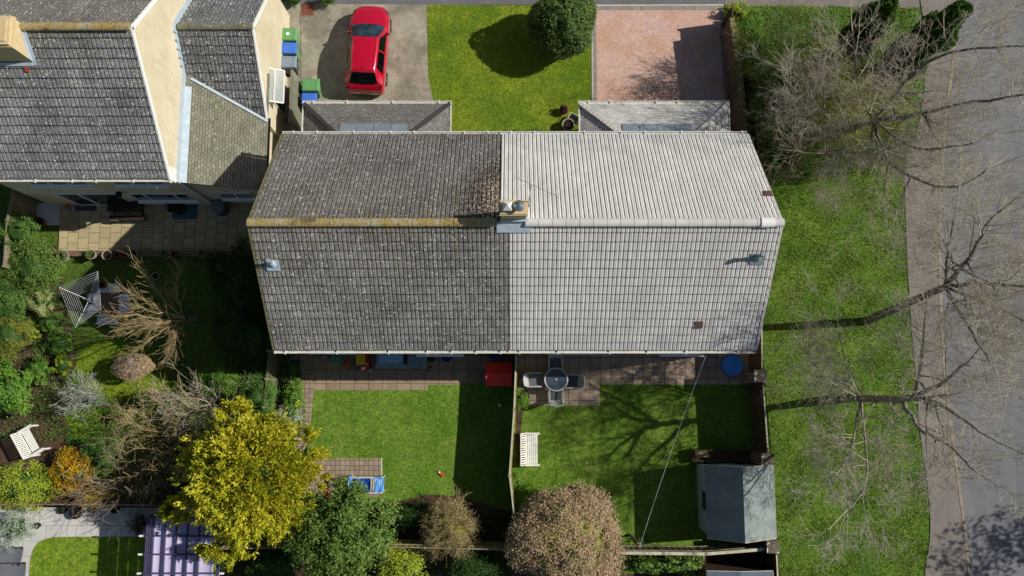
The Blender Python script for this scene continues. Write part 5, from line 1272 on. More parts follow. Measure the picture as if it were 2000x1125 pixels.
p = P(976, 791, .1); t = thing('small_ball', 'small pale ball on the dark lawn near the fence', 'ball', (p.x, p.y, 0)); q = MB(); q.blob((0,0,.08), (.08,.08,.08)); q.build('ball', M['steel_white'], t, smooth=True)
a, b = XY(857, 921), XY(867, 929); t = thing('toy_bat', 'short orange red toy bat with pale end on the left lawn', 'toy', (a[0], a[1], 0)); q = MB(); q.bar((*a,.05), (a[0]+(b[0]-a[0])*.3, a[1]+(b[1]-a[1])*.3, .05), .07, .05); q.build('handle', M['steel_white'], t, world=True); q = MB(); q.bar((a[0]+(b[0]-a[0])*.3, a[1]+(b[1]-a[1])*.3, .05), (*b,.05), .1, .06); q.build('blade', org, t, world=True)
# clothes airer / swing seat with blue fabric
x0, y1 = XY(681, 933, .95); x1, y0 = XY(745, 963, .95)
t = thing('clothes_airer', 'white tubular frame draped with bright blue cloth at the edge of the sett paving', 'clothes airer', ((x0+x1)/2, (y0+y1)/2, .03))
q = MB(); q.tube([(x0,y1,.95),(x1,y1,.95)], .022, 7); q.tube([(x0,y0,.95),(x1,y0,.95)], .022, 7)
for f in (0, .68, .76, .82, .88, .94, 1): xx = x0+(x1-x0)*f; q.tube([(xx,y0,.955),(xx,y1,.955)], .012, 6)
for (xx, yy) in ((x0,y0),(x1,y0),(x0,y1),(x1,y1)): q.tube([(xx,yy,.95),(xx,yy,.03)], .02, 6)
q.build('frame', M['steel_white'], t, world=True)
def cloth(x0, x1, y0, y1, z, sag, seed, mat, nm, par, drop=0):
    n = 22; m = 14; vs = []
    for i in range(n+1):
        for j in range(m+1):
            fx, fy = i/n, j/m; x = x0+(x1-x0)*fx; y = y0+(y1-y0)*fy
            zz = z-sag*math.sin(math.pi*fy)*1.0+.05*mnoise.noise(Vector((x*5+seed, y*5, seed)))+.02*mnoise.noise(Vector((x*16, y*13+seed, 0)))
            vs.append((x+.02*mnoise.noise(Vector((x*7,y*7,3+seed))), y+.03*mnoise.noise(Vector((x*6,y*6,9+seed))), zz))
    q = MB(); q.add(vs, [(i*(m+1)+j, (i+1)*(m+1)+j, (i+1)*(m+1)+j+1, i*(m+1)+j+1) for i in range(n) for j in range(m)])
    o = q.build(nm, mat, par, smooth=True, world=True); s_ = o.modifiers.new('t', 'SOLIDIFY'); s_.thickness = .006; return o
L_ = x1-x0
bc = simple('blue_cloth', '#2f5cc0', '#2450ac', 5, .7); lc = simple('light_blue_cloth', '#5fa0e0', '#4c8cd0', 5, .7)
cloth(x0+.0, x0+L_*.13, y0+.05, y1+.06, .99, .05, 1, lc, 'light_cloth', t); cloth(x0+L_*.17, x0+L_*.66, y0, y1-.02, .93, .22, 2, bc, 'blue_cloth', t)
cloth(x0+L_*.79, x1+.10, y0+.03, y1+.02, 1.0, .04, 5, lc, 'light_cloth', t)

# ---------------------------------------------------------------- neighbour's patio and garden
q = MB(); p = P(248, 404, .6)
t = thing('patio_set', 'dark stained timber picnic table under the rear windows', 'picnic table', (p.x, p.y, .03)); dk = simple('dark_stained_timber', '#3a2a22', '#2a1e18', 5, .8)
for i in range(4): q = MB(); y = -.22+i*.115; q.box(-.8,.8,y,y+.10,.66,.69); q.build('table_slat', dk, t)
for s in (-1,1):
    q = MB(); q.box(-.8,.8,s*.45-.10,s*.45+.10,.40,.43); q.build('seat', dk, t)
    q = MB(); q.bar((s*.6,-.45,0),(s*.6,-.1,.66), .07,.07, up=(1,0,0)); q.build('leg', dk, t)
    q = MB(); q.bar((s*.6,.45,0),(s*.6,.1,.66), .07,.07, up=(1,0,0)); q.build('leg', dk, t)
    q = MB(); q.box(s*.6-.035,s*.6+.035,-.52,.52,.33,.399); q.build('cross_beam', dk, t)
for (px, py, rz) in ((239, 421, 4), (222, 425, -3)):
    p = P(px, py, .45); t = thing('slatted_chair', f'pale edged slatted seat {"right" if px > 230 else "left"} of the pair in front of the dark picnic table', 'chair', (p.x, p.y, .03), R(rz), group='slatted seats in front of the picnic table')
    for i in range(5): q = MB(); q.box(-.16+i*.07, -.11+i*.07, -.14, .14, .40, .42); q.build('seat_slat', M['wood_old'], t)
    for (sx, sy) in ((-1,-1),(1,-1),(-1,1),(1,1)): q = MB(); q.box(sx*.16-.015, sx*.16+.015, sy*.12-.015, sy*.12+.015, 0, .398); q.build('leg', M['wood_old'], t)
p = P(168, 407); q = MB(); q.box(p.x-.47, p.x+.47, p.y-.12, p.y+.12, .031, .05); tag(q.build('door_mat', simple('grey_mat', '#4e5258', '#44484d', 9, .95, .5)), 'grey door mat in front of the white patio door', 'door mat')
p = P(134, 404, .1); t = thing('orange_toy', 'small orange and green toy by the patio door corner', 'toy', (p.x, p.y, .03)); q = MB(); q.blob((0,0,.08), (.14,.07,.08)); q.build('top', org, t, smooth=True); q = MB(); q.box(-.12,.12,-.14,-.05,0,.06); q.build('base', teal, t)
p = P(362, 409, .04); q = MB(); a_ = XY(340,397); b_ = XY(385,428); q.box(a_[0], b_[0], b_[1], a_[1], .031, .07); tag(q.build('blue_mat', simple('teal_mat', '#4a6670', '#3e5963', 5, .8, .2)), 'dull teal square mat under the dark patio pots', 'mat')
NP = 'pots on the teal mat'
for (px, py, r_, lab) in ((333,408,.14,'dark pot leftmost on the patio beside the teal mat'), (351,410,.2,'wide dark pot in the middle of the teal mat'), (350,399,.15,'dark pot against the wall behind the wide pot'), (331,397,.14,'dark pot against the wall at the mat corner')):
    pot(lab, px, py, r_, .28, simple('dark_glazed_pot', '#2b2624', '#211d1b', 5, .4), M['lf_dark'], group=NP, z=.071, n=90, leaf=.06)
p = P(425, 404, .8); t = thing('water_butt', 'round grey water butt beside the wing wall', 'water butt', (p.x, p.y, .03)); q = MB(); q.lathe([(.24,0),(.31,.4),(.30,.8),(.27,.8)], 22, cap=False); q.lathe([(.24,.002),(0,.002)],22); q.build('barrel', dgr, t); q = MB(); q.lathe([(.315,.80),(.315,.83),(.22,.86),(0,.86)], 22); q.build('lid', simple('grey_butt_lid', '#6c7880', '#5d686f', 4, .5), t)
pot('terracotta pot holding dark soil beside the left panel fence', 77, 433, .2, .32, M['clay'])
RP = 'pots along the retaining wall'
row = [(177,497,.2,'lf_bright','green leaved'), (208,498,.21,None,'large pale rimmed'), (228,497,.12,None,'small dark'), (243,497,.13,None,'small brown'), (258,496,.21,None,'wide pale rimmed'), (324,496,.2,'lf_mid','pale rimmed planted'), (338,496,.13,None,'little'), (394,495,.18,'lf_olive','green edged'), (412,496,.16,'lf_mid','leafy'), (468,488,.2,None,'lone pale rimmed')]
labs = ['leftmost round pot of bright leaves on the retaining wall', 'large pale rimmed empty pot second from the left on the retaining wall', 'small dark pot third from the left on the retaining wall', 'small brown pot fourth from the left on the retaining wall', 'wide pale rimmed pot fifth from the left on the retaining wall', 'planted pot just right of the gap in the pot row', 'little pot touching the planted pot right of the gap', 'pot of olive leaves near the right end of the retaining wall', 'leafy pot rightmost on the retaining wall', 'lone pale rimmed pot standing past the end of the retaining wall']
for (px, py, r_, pl_, _), lab in zip(row, labs): pot(lab, px, py, r_, .26, M['stone_pot'] if r_ > .15 else M['clay'], M[pl_] if pl_ else None, group=RP, z=.305 if px < 450 else 0, n=160, leaf=.06)
pot('large leafy pot at the left end of the retaining wall', 122, 500, .25, .3, M['stone_pot'], M['lf_mid'], n=260, leaf=.06)
pot('terracotta pot on the bare ground under the pots row', 303, 539, .16, .2, M['stone_pot'])
pot('clay pot standing by the rotary dryer on the pale slabs', 198, 556, .16, .28, M['clay'])
pot('clay pot with golden plant on the lower pale slabs', 219, 616, .14, .26, M['clay'], M['lf_gold'], n=60)
# rotary dryer
cx, cy = P(169, 585, 1.45).x, P(169, 585, 1.45).y
t = thing('rotary_dryer', 'open rotary clothes dryer with white lines over the pale slabs', 'clothes dryer', (cx, cy, 0))
q = MB(); q.tube([(cx,cy,0),(cx,cy,1.75)], .025, 8); q.build('pole', M['metal'], t, world=True)
ends = [P(116,561,1.95), P(191,530,1.95), None, P(147,640,1.95)]; ends[2] = Vector((2*cx-ends[0].x, 2*cy-ends[0].y, 1.95)); base = Vector((cx,cy,1.25))
q = MB()
for e in ends: q = MB(); q.tube([base, e], .011, 6); q.build('arm', M['steel_white'], t, world=True)
q = MB()
for i in range(4):
    for k in range(8):
        f = 1-.085*k; q.tube([base.lerp(ends[i], f), base.lerp(ends[(i+1)%4], f)], .0045, 4, cap=False)
q.build('lines', M['steel_white'], t, world=True)
# bird table
p = P(256, 808, 1.35); t = thing('bird_table', 'wooden bird table on a post standing on the left lawn', 'bird table', (p.x, p.y, 0), R(-25))
q = MB(); q.box(-.03,.03,-.03,.03,0,1.3); q.build('post', M['wood_old'], t); q = MB(); q.box(-.17,.17,-.22,.22,1.3,1.33); 
for a_ in ((-.17,.17,-.22,-.20),(-.17,.17,.20,.22),(-.17,-.15,-.2,.2),(.15,.17,-.2,.2)): q.box(*a_, 1.33, 1.37)
q.build('tray', M['fence_yellow'], t)
q = MB(); ring_ = XY(288,790); 
t = thing('tree_ring_edging', 'curved stone edging round the small shrub on the left lawn', 'edging', (ring_[0], ring_[1], 0))
for i in range(11): an = -1.6+i*.3; q.box(.6*math.cos(an)-.1, .6*math.cos(an)+.1, .6*math.sin(an)-.09, .6*math.sin(an)+.09, 0, .12)
q.build('stones', M['stone_pot'], t)
# ---------------------------------------------------------------- bottom left: pergola, loungers, pots
x0, y1 = XY(290, 1010, 2.3); x1 = P(427, 1060, 2.3).x; y0 = P(300, 1215, 2.3).y
t = thing('pergola', 'pergola with pleated lilac canopy strips under the golden conifer', 'pergola', ((x0+x1)/2, (y0+y1)/2, 0))
fm = simple('dark_lilac_frame', '#4b4560', '#403a54', 4, .6); ym_ = [P(300, v, 2.3).y for v in (1046, 1082, 1119, 1156, 1192)]
q = MB()
for xx in (x0, x1): q.bar((xx, y0, 2.3), (xx, y1, 2.3), .09, .12)
for yy in ym_+[y1]: q.bar((x0-.12, yy, 2.38), (x1+.12, yy, 2.38), .06, .05)
for fx in (.055, .23, .40, .565, .735): xx = x0+.08+(x1-x0-.16)*fx; q.bar((xx, y0, 2.335), (xx, y1, 2.335), .06, .05)
q.build('beams', fm, t, world=True)
for xx in (x0, x1):
    for yy in (y0, y1): q = MB(); q.box(xx-.05, xx+.05, yy-.05, yy+.05, 0, 2.24); q.build('post', fm, t, world=True)
for yy in ym_:
    for xx in (x0-.2, x1+.2): q = MB(); q.box(xx-.08, xx+.08, yy-.035, yy+.035, 2.35, 2.41); q.build('beam_end', M['upvc'], t, world=True)
lil = simple('lilac_canopy', '#b9b2cc', '#a9a2bf', 1.5, .8); e = [0, .055, .23, .40, .565, .735, .98]; W = x1-x0
for k in range(len(e)-1):
    a_, b_ = x0+.08+(W-.16)*(e[k]+.012), x0+.08+(W-.16)*(e[k+1]-.012 if k else e[k+1]); n = 10; q = MB(); vs = []
    for i in range(13):
        for j in range(n+1):
            f = j/n; yy = y0+(y1-y0)*i/12; vs.append((a_+(b_-a_)*f, yy, 2.30-.07*math.sin(math.pi*f)+.012*mnoise.noise(Vector((f*6, yy*4, k)))))
    q.add(vs, [(i*(n+1)+j, i*(n+1)+j+1, (i+1)*(n+1)+j+1, (i+1)*(n+1)+j) for i in range(12) for j in range(n)]); o = q.build('canopy_strip', lil, t, smooth=True, world=True); o.modifiers.new('t', 'SOLIDIFY').thickness = .004
lm = NT('woven_grey', .8); lw = lm.node('ShaderNodeTexWave'); lw.inputs['Scale'].default_value = 9; lw.bands_direction = 'Y'; lm.l(lm.tc(), lw.inputs[0]); lm.col(lm.mix(lw.outputs[1], srgb('#3c3e44'), srgb('#74777e')))
for (px, py, rz, lab) in ((2, 1083, -8, 'grey woven sun lounger nearest the long pale path'), (8, 1117, -2, 'grey woven sun lounger at the bottom left corner')):
    p = P(px, py, .4); t = thing('sun_lounger', lab, 'sun lounger', (p.x, p.y, .03), R(rz), group='grey sun loungers')
    q = MB(); vs = []; n = 10
    for i in range(11):
        for j in range(n+1):
            x = -.95+1.75*i/10; y = -.34+.68*j/n; vs.append((x, y*(1.0-.04*math.sin(i)), .38+.10*math.sin(i/10*5.0)-.03*math.cos((j-5)/5*1.4)))
    q.add(vs, [(i*(n+1)+j, (i+1)*(n+1)+j, (i+1)*(n+1)+j+1, i*(n+1)+j+1) for i in range(10) for j in range(n)]); o = q.build('sling', lm.mat, t); o.modifiers.new('t', 'SOLIDIFY').thickness = .02
    q = MB()
    for s in (-1,1): q.tube([(-.95,s*.35,.38)]+[(-.95+1.75*i/10, s*.35, .38+.10*math.sin(i/10*5.0)) for i in range(1,11)], .02, 6)
    q.build('frame', M['black'], t)
    for (x, s) in ((-.7,-1),(-.7,1),(.6,-1),(.6,1)): q = MB(); q.tube([(x, s*.33, 0), (x, s*.33, .42)], .018, 6); q.build('leg', M['black'], t)
for (px, py, r_, h_, lab, pl_) in ((148,1002,.24,.35,'dark round pot standing on the pale path below the fence', None), (122,996,.16,.2,'low dark pot left of the big dark pot under the fence', 'lf_dark'), (182,995,.14,.2,'dark pot right of the big dark pot under the fence', 'lf_dark'), (224,995,.16,.2,'dark pot farthest right under the fence on the pale path', 'lf_dark'), (71,1027,.13,.2,'small dark pot beside the grey shrub at the lawn corner', 'lf_dark')):
    pot(lab, px, py, r_, h_, M['black'], M[pl_] if pl_ else None, group='dark pots on the pale path', z=.03, n=90)
# ---------------------------------------------------------------- vegetation
def leafy(name, label, cat, px, py, zc, rad, mat, n, leaf=.08, core=.72, clumps=60, cr=.3, group=None, trunk=True, aspect=.5, corem=None, stems=None, shell=(.6,1.12), tr=.07, up=.35, z0=0):
    c = P(px, py, zc); t = thing(name, label, cat, (c.x, c.y, z0), group=group)
    V, F = leaves_np((0,0,zc), rad, n, leaf, clumps, cr, shell, up, aspect)
    k = V[:, 2] < .02; V[k, 2] = .02+RNG.random(k.sum())*.05
    crown = npmesh('crown' if trunk else 'foliage', V, F, mat, t)
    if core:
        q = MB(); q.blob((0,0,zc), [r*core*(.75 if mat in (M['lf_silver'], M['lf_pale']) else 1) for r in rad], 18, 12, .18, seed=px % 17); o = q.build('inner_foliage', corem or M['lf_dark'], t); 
    if trunk:
        q = MB(); q.tube([(0,0,0),(.05,.02,zc*.4),(0,0,zc)], [tr, tr*.8, tr*.4], 8)
        for i in range(7):
            an = i*.9; q.tube([(0,0,zc*.35), (rad[0]*.35*math.cos(an), rad[1]*.35*math.sin(an), zc*.8), (rad[0]*.75*math.cos(an), rad[1]*.75*math.sin(an), zc+rad[2]*.3)], [tr*.45, tr*.3, tr*.1], 5)
        q.build('trunk', M['bark'], t)
    return t
class Seg:
    def __init__(s): s.a = []; s.b = []; s.r0 = []; s.r1 = []
    def add(s, a, b, r0, r1): s.a.append(tuple(a)); s.b.append(tuple(b)); s.r0.append(r0); s.r1.append(r1)
    def build(s, name, mat, parent, off=(0,0,0), sides=3):
        A = np.array(s.a)-np.array(off); B = np.array(s.b)-np.array(off); r0 = np.array(s.r0); r1 = np.array(s.r1); D = B-A
        D /= np.maximum(np.linalg.norm(D, axis=1), 1e-6)[:, None]; ref = np.where(np.abs(D[:, 2:3]) < .9, np.array([[0,0,1.]]), np.array([[1.,0,0]]))
        X = np.cross(D, ref); X /= np.linalg.norm(X, axis=1)[:, None]; Y = np.cross(D, X); n = len(A); vs = []
        for P_, r_ in ((A, r0), (B, r1)):
            for j in range(sides):
                th = 2*np.pi*j/sides; vs.append(P_+X*(np.cos(th)*r_)[:, None]+Y*(np.sin(th)*r_)[:, None])
        V = np.stack(vs, 1).reshape(-1, 3); base = np.arange(n)[:, None]*(2*sides); F = []
        for j in range(sides): F.append(np.concatenate([base+j, base+(j+1)%sides, base+sides+(j+1)%sides, base+sides+j], 1))
        F = np.stack(F, 1).reshape(-1, 4)
        return npmesh(name, V, F, mat, parent)
def rv(): return Vector((random.gauss(0,1), random.gauss(0,1), random.gauss(0,1)))
def grow(S, T, p, d, L, r, depth, spread=.8, up=.08, wig=.25, kids=(3,5), ratio=.62, droop=0.0, rmin=.006, tip=None):
    """branch: S takes limbs, T takes twigs"""
    n = 5 if depth > 1 else 4; step = L/n; tgt = S if r > .028 else T
    k = random.randint(*kids) if depth > 0 else 0; at = sorted(random.uniform(.25, 1.0) for _ in range(k)); ki = 0
    for i in range(n):
        d = (d+rv()*wig*.4+Vector((0,0,up-droop*(i/n)))).normalized(); q = p+d*step
        ra = max(rmin, r*(1-.75*i/n)); rb = max(rmin*.7, r*(1-.75*(i+1)/n)); tgt.add(p, q, ra, rb)
        while ki < k and at[ki] <= (i+1)/n:
            f = at[ki]*n-i; o = p.lerp(q, max(0, min(1, f))); s = rv(); s = (s-d*s.dot(d)).normalized()
            dd = (d+s*spread*random.uniform(.6, 1.4)).normalized()
            grow(S, T, o, dd, L*ratio*random.uniform(.6, 1.15), max(rmin, ra*random.uniform(.45,.65)), depth-1, spread, up, wig, kids, ratio, droop, rmin, tip); ki += 1
        p = q
    if tip is not None and depth == 0: tip.append(p)
def limb(S, T, pts, r0, r1, depth, nk=7, L=2.0, **kw):
    """explicit limb through points (pixel x, pixel y, height), with side branches"""
    W = [P(*p) if len(p) == 3 and abs(p[0]) > 60 else Vector(p) for p in pts]
    fine = []
    for i in range(len(W)-1):
        p0, p1, p2, p3 = W[max(i-1,0)], W[i], W[i+1], W[min(i+2, len(W)-1)]
        for j in range(5):
            t = j/5; fine.append(.5*((2*p1)+(-p0+p2)*t+(2*p0-5*p1+4*p2-p3)*t*t+(-p0+3*p1-3*p2+p3)*t**3)+rv()*r0*.25)
    fine.append(W[-1]); n = len(fine)-1
    for i in range(n):
        a = r0+(r1-r0)*i/n; b = r0+(r1-r0)*(i+1)/n; S.add(fine[i], fine[i+1], a, b)
    for k in range(nk):
        f = random.uniform(.15, 1.0)*n; i = min(int(f), n-1); o = fine[i].lerp(fine[i+1], f-i); d = (fine[i+1]-fine[i]).normalized(); s = rv(); s = (s-d*s.dot(d)).normalized()
        dd = (d*.5+s*.9).normalized(); rr_ = (r0+(r1-r0)*i/n)*random.uniform(.3,.55)
        grow(S, T, o, dd, L*random.uniform(.6,1.2)*(1-.3*i/n), max(.02, rr_), depth, **kw)
    grow(S, T, fine[-1], (fine[-1]-fine[-2]).normalized(), L*.9, r1, depth, **kw)
def bare_tree(label, base, limbs, trunk_to, rt, bark, twig, cat='tree', group=None, depth=3, name='bare_tree', **kw):
    b = P(base[0], base[1], 0) if abs(base[0]) > 60 else Vector((base[0], base[1], 0)); t = thing(name, label, cat, (b.x, b.y, 0), group=group); S = Seg(); T = Seg(); K = Seg()
    tp = P(*trunk_to); n = 6
    for i in range(n): K.add(b.lerp(tp, i/n)+rv()*rt*.1*(i > 0), b.lerp(tp, (i+1)/n)+Vector((0,0,0)), rt*(1.25-.45*i/n), rt*(1.25-.45*(i+1)/n))
    K.build('trunk', bark, t, off=b, sides=9)
    for pts, r0, r1, kids, L in limbs: limb(S, T, [tuple(trunk_to)]+list(pts) if pts[0] != 'free' else pts[1:], r0, r1, depth, kids, L, **kw)
    S.build('branches', bark, t, off=b, sides=6); T.build('twigs', twig, t, off=b, sides=3); print(label, len(S.a), len(T.a)); return t
BT = 'tall bare trees along the road verge'
kw = dict(kids=(3,6), spread=.8, wig=.3, up=.05, droop=.07, ratio=.66, rmin=.0046)
random.seed(21)
bare_tree('bare tree whose dark trunk leans over the pavement level with the pale roof', (1690,628), [
    ([(1895,500,8.2),(1925,440,9.2)], 0.095, 0.034, 18, 2.2), ([(1930,555,7.6),(2020,560,9)], 0.088, 0.034, 17, 2.2), ([(1880,620,7.6),(1930,700,9)], 0.088, 0.026, 18, 2.1),
    ([(1850,500,7.3),(1862,430,8.6)], 0.068, 0.026, 13, 2.0), ([(1990,620,8.4),(2060,680,9.5)], 0.062, 0.026, 9, 2.2)], (1846,560,6.4), .15, M['bark'], M['twig_grey'], group=BT, **kw)
bare_tree('bare tree leaning over the verge beside the shed, pale limb pointing down', (1640,778), [
    ([(1735,780,4.4),(1786,776,6.2)], .15, .11, 4, 1.0),
    (['free',(1786,776,6.2),(1850,740,7.6),(1905,690,8.6)], .105, .03, 9, 1.9), (['free',(1786,776,6.2),(1852,800,7.6),(1925,850,8.8)], .105, .03, 9, 1.9),
    (['free',(1786,776,6.2),(1800,700,7.4),(1805,640,8.4)], .07, .03, 11, 1.9), (['free',(1760,778,5.2),(1800,838,6.4),(1850,868,7.2),(1905,920,8.0)], .09, .03, 9, 1.9),
    ([(1668,850,3.4),(1648,905,4.2),(1625,935,4.8)], .065, .025, 15, 1.8), ([(1690,870,4.0),(1690,950,5.5),(1650,1000,6.4)], .055, .022, 17, 1.9),
    ([(1655,720,4.2),(1640,650,5.8)], .045, .02, 16, 1.9), ([(1620,745,3.4),(1585,705,4.2)], .035, .02, 10, 1.5)], (1680,777,2.3), .17, M['bark_pale'], M['twig_grey'], group=BT, **kw)
bare_tree('bare spreading tree above the tangled shrubs at the top right', (1640,262), [
    ([(1790,225,5.6),(1880,205,7.4),(2000,185,9)], 0.103, 0.034, 23, 2.2), ([(1780,150,5.8),(1850,105,7),(1985,90,8.6)], 0.088, 0.034, 23, 2.2), ([(1745,322,4.6),(1850,366,6.4),(1930,330,8)], 0.082, 0.026, 21, 2.2),
    ([(1680,180,4.2),(1665,60,6)], 0.048, 0.020, 18, 2.0), ([(1640,230,4),(1560,180,5.0)], 0.041, 0.020, 21, 1.9), ([(1690,290,4),(1610,300,5)], 0.041, 0.020, 21, 1.9), ([(1790,290,5.4),(1900,280,7.4)], 0.062, 0.026, 18, 2.1)], (1706,235,3.2), .15, M['bark'], M['twig_grey'], group=BT, **kw)
# pollarded tree in the left garden, branches fanning towards the camera
random.seed(5)
pb_ = P(388, 622, 0); t = thing('pollarded_tree', 'leafless pollarded tree fanning pale shoots over the shaded left lawn', 'tree', (pb_.x, pb_.y, 0)); S, T, K = Seg(), Seg(), Seg()
tp = P(362, 624, 1.5); K.add(pb_, pb_.lerp(tp, .5), .13, .11); K.add(pb_.lerp(tp, .5), tp, .11, .1); K.build('trunk', M['bark_pale'], t, off=pb_, sides=9)
for (ex, ey, ez) in ((250,570,4.2),(225,618,4.6),(240,655,4.6),(285,535,3.8),(275,680,4.2),(330,690,3.4),(262,600,4.6),(350,530,3.2),(300,640,4.6),(345,690,3.0),(258,640,3.4)):
    e = P(ex, ey, ez)
    n = 8; prev = tp
    for i in range(1, n+1):
        f = i/n; q = tp.lerp(e, f)+Vector((0,0,.5*math.sin(math.pi*f)))+rv()*.04; ra = .026*(1-.7*(i-1)/n); S.add(prev, q, ra, .026*(1-.7*i/n))
        if i > 1:
            for _ in range(4):
                dd = ((e-tp).normalized()+rv()*.28+Vector((0,0,.12))).normalized(); grow(S, T, q, dd, random.uniform(.5,1.0), .009, 1, kids=(1,3), spread=.4, wig=.2, up=.03, rmin=.0055)
        prev = q
S.build('branches', M['twig_tan'], t, off=pb_, sides=5); T.build('shoots', M['twig_tan'], t, off=pb_, sides=3)

def twiggy(name, label, px, py, h, rad, mat, stems=40, depth=2, L=.8, r=.012, leafm=None, nleaf=0, leaf=.04, group=None, cat='shrub', up=.1, spread=.7, seed=1, core=None, rmin=.006, kids=(2,4)):
    random.seed(seed); b = P(px, py, h*.6); b = Vector((b.x, b.y, 0)); t = thing(name, label, cat, (b.x, b.y, 0), group=group); T = Seg(); tips = []
    for i in range(stems):
        an = random.uniform(0, 6.283); q = math.sqrt(random.random()); d0 = Vector((math.cos(an)*q*rad[0], math.sin(an)*q*rad[1], 0)); st_ = b+d0*.15
        top = b+d0*.75+Vector((0,0,h*(.35+.5*math.sqrt(max(0,1-q*q))))); dd = (top-st_); ln = dd.length; 
        grow(T, T, st_, dd.normalized(), ln, r*1.6, 1, kids=(2,3), spread=.6, up=.03, wig=.3, rmin=rmin, ratio=.5)
        for _ in range(2): grow(T, T, st_.lerp(top, random.uniform(.5,1)), (dd.normalized()+rv()*spread*.6+d0*.25).normalized(), L, r, depth, kids=kids, spread=spread, up=up, wig=.4, rmin=rmin, tip=tips)
    T.build('branches', mat, t, off=b, sides=3)
    if leafm:
        V, F = leaves_np((0,0,h*.55), (rad[0],rad[1],h*.5), nleaf, leaf, 60, .3, (.4,1.0)); V[:,2] = np.maximum(V[:,2], .02); npmesh('leaves', V, F, leafm, t)
    if core: q = MB(); q.blob((0,0,h*.45), (rad[0]*.6, rad[1]*.6, h*.4), 14, 8, .4, seed=seed); q.build('inner_foliage', core, t)
    print(label, len(T.a)); return t
UG = 'tangled shrubs at the top right'
twiggy('thicket_shrub', 'brown leafless shrub filling the corner behind the driveway fence top', 1530, 100, 4.4, (1.9,1.8), M['twig_olive'], 55, 2, 1.0, leafm=M['lf_mid'], nleaf=10000, leaf=.06, group=UG, seed=31)
twiggy('thicket_shrub', 'olive leaved twiggy shrub between the driveway wall and the dark conifers', 1600, 175, 4.2, (1.9,1.8), M['twig_olive'], 55, 2, 1.0, leafm=M['lf_olive'], nleaf=11000, leaf=.06, group=UG, seed=32)
twiggy('thicket_shrub', 'greener shrub just right of the pale roof top corner', 1535, 225, 3.4, (1.6,1.6), M['twig_brown'], 40, 2, .9, leafm=M['lf_mid'], nleaf=9000, leaf=.06, group=UG, seed=33, core=M['lf_dark'])
twiggy('thicket_shrub', 'yellowish green shrub in the middle of the thicket above the open verge', 1650, 225, 2.0, (1.8,1.6), M['twig_tan'], 50, 2, .9, leafm=M['lf_olive'], nleaf=10000, leaf=.055, group=UG, seed=34, core=M['lf_dark'])
twiggy('thicket_shrub', 'tangled grey brown shrub at the lower edge of the thicket', 1620, 290, 2.0, (2.0,1.3), M['twig_olive'], 45, 2, .9, leafm=M['lf_mid'], nleaf=9000, leaf=.06, group=UG, seed=35)
twiggy('thicket_shrub', 'low dark shrub of the thicket reaching the pavement edge', 1725, 280, 1.6, (1.3,1.1), M['twig_olive'], 30, 2, .8, leafm=M['lf_mid'], nleaf=4600, leaf=.06, group=UG, seed=36)
twiggy('thicket_shrub', 'reddish brown brambly shrub below the columnar conifers', 1700, 165, 2.2, (1.7,1.4), M['twig_brown'], 42, 2, .9, leafm=M['lf_olive'], nleaf=5600, leaf=.055, group=UG, seed=37)
twiggy('thicket_shrub', 'dark shrub pressed against the pale roof verge in the shade', 1505, 300, 1.8, (1.0,1.4), M['twig_brown'], 30, 2, .8, leafm=M['lf_dark'], nleaf=4200, leaf=.06, group=UG, seed=38, core=M['lf_dark'])
leafy('thicket_bush', 'mid green leafy bush behind the ivy in the thicket', 'bush', 1520, 150, 1.6, (1.1,1.4,1.2), M['lf_olive'], 7000, .07, core=.6, clumps=120, cr=.2, trunk=False, group=UG)
leafy('thicket_bush', 'olive yellow leafy bush under the spreading bare tree', 'bush', 1632, 232, 1.3, (1.3,1.0,1.0), M['lf_lime'], 4200, .06, core=.5, clumps=110, cr=.2, trunk=False, group=UG)
leafy('thicket_bush', 'olive leafy bush between the thicket and the pavement', 'bush', 1735, 232, .8, (.9,.9,.7), M['lf_olive'], 4200, .06, core=.5, clumps=90, cr=.2, trunk=False, group=UG)
leafy('ivy_bush', 'bright ivy bush spilling over the mossy driveway wall', 'bush', 1470, 92, .9, (.55,1.5,.8), M['lf_bright'], 5200, .08, core=.7, clumps=60, trunk=False)
leafy('ivy_bush', 'low yellow green bush at the street end of the driveway wall', 'bush', 1437, 22, .35, (.6,.4,.3), M['lf_lime'], 1200, .07, core=.6, clumps=24, trunk=False)
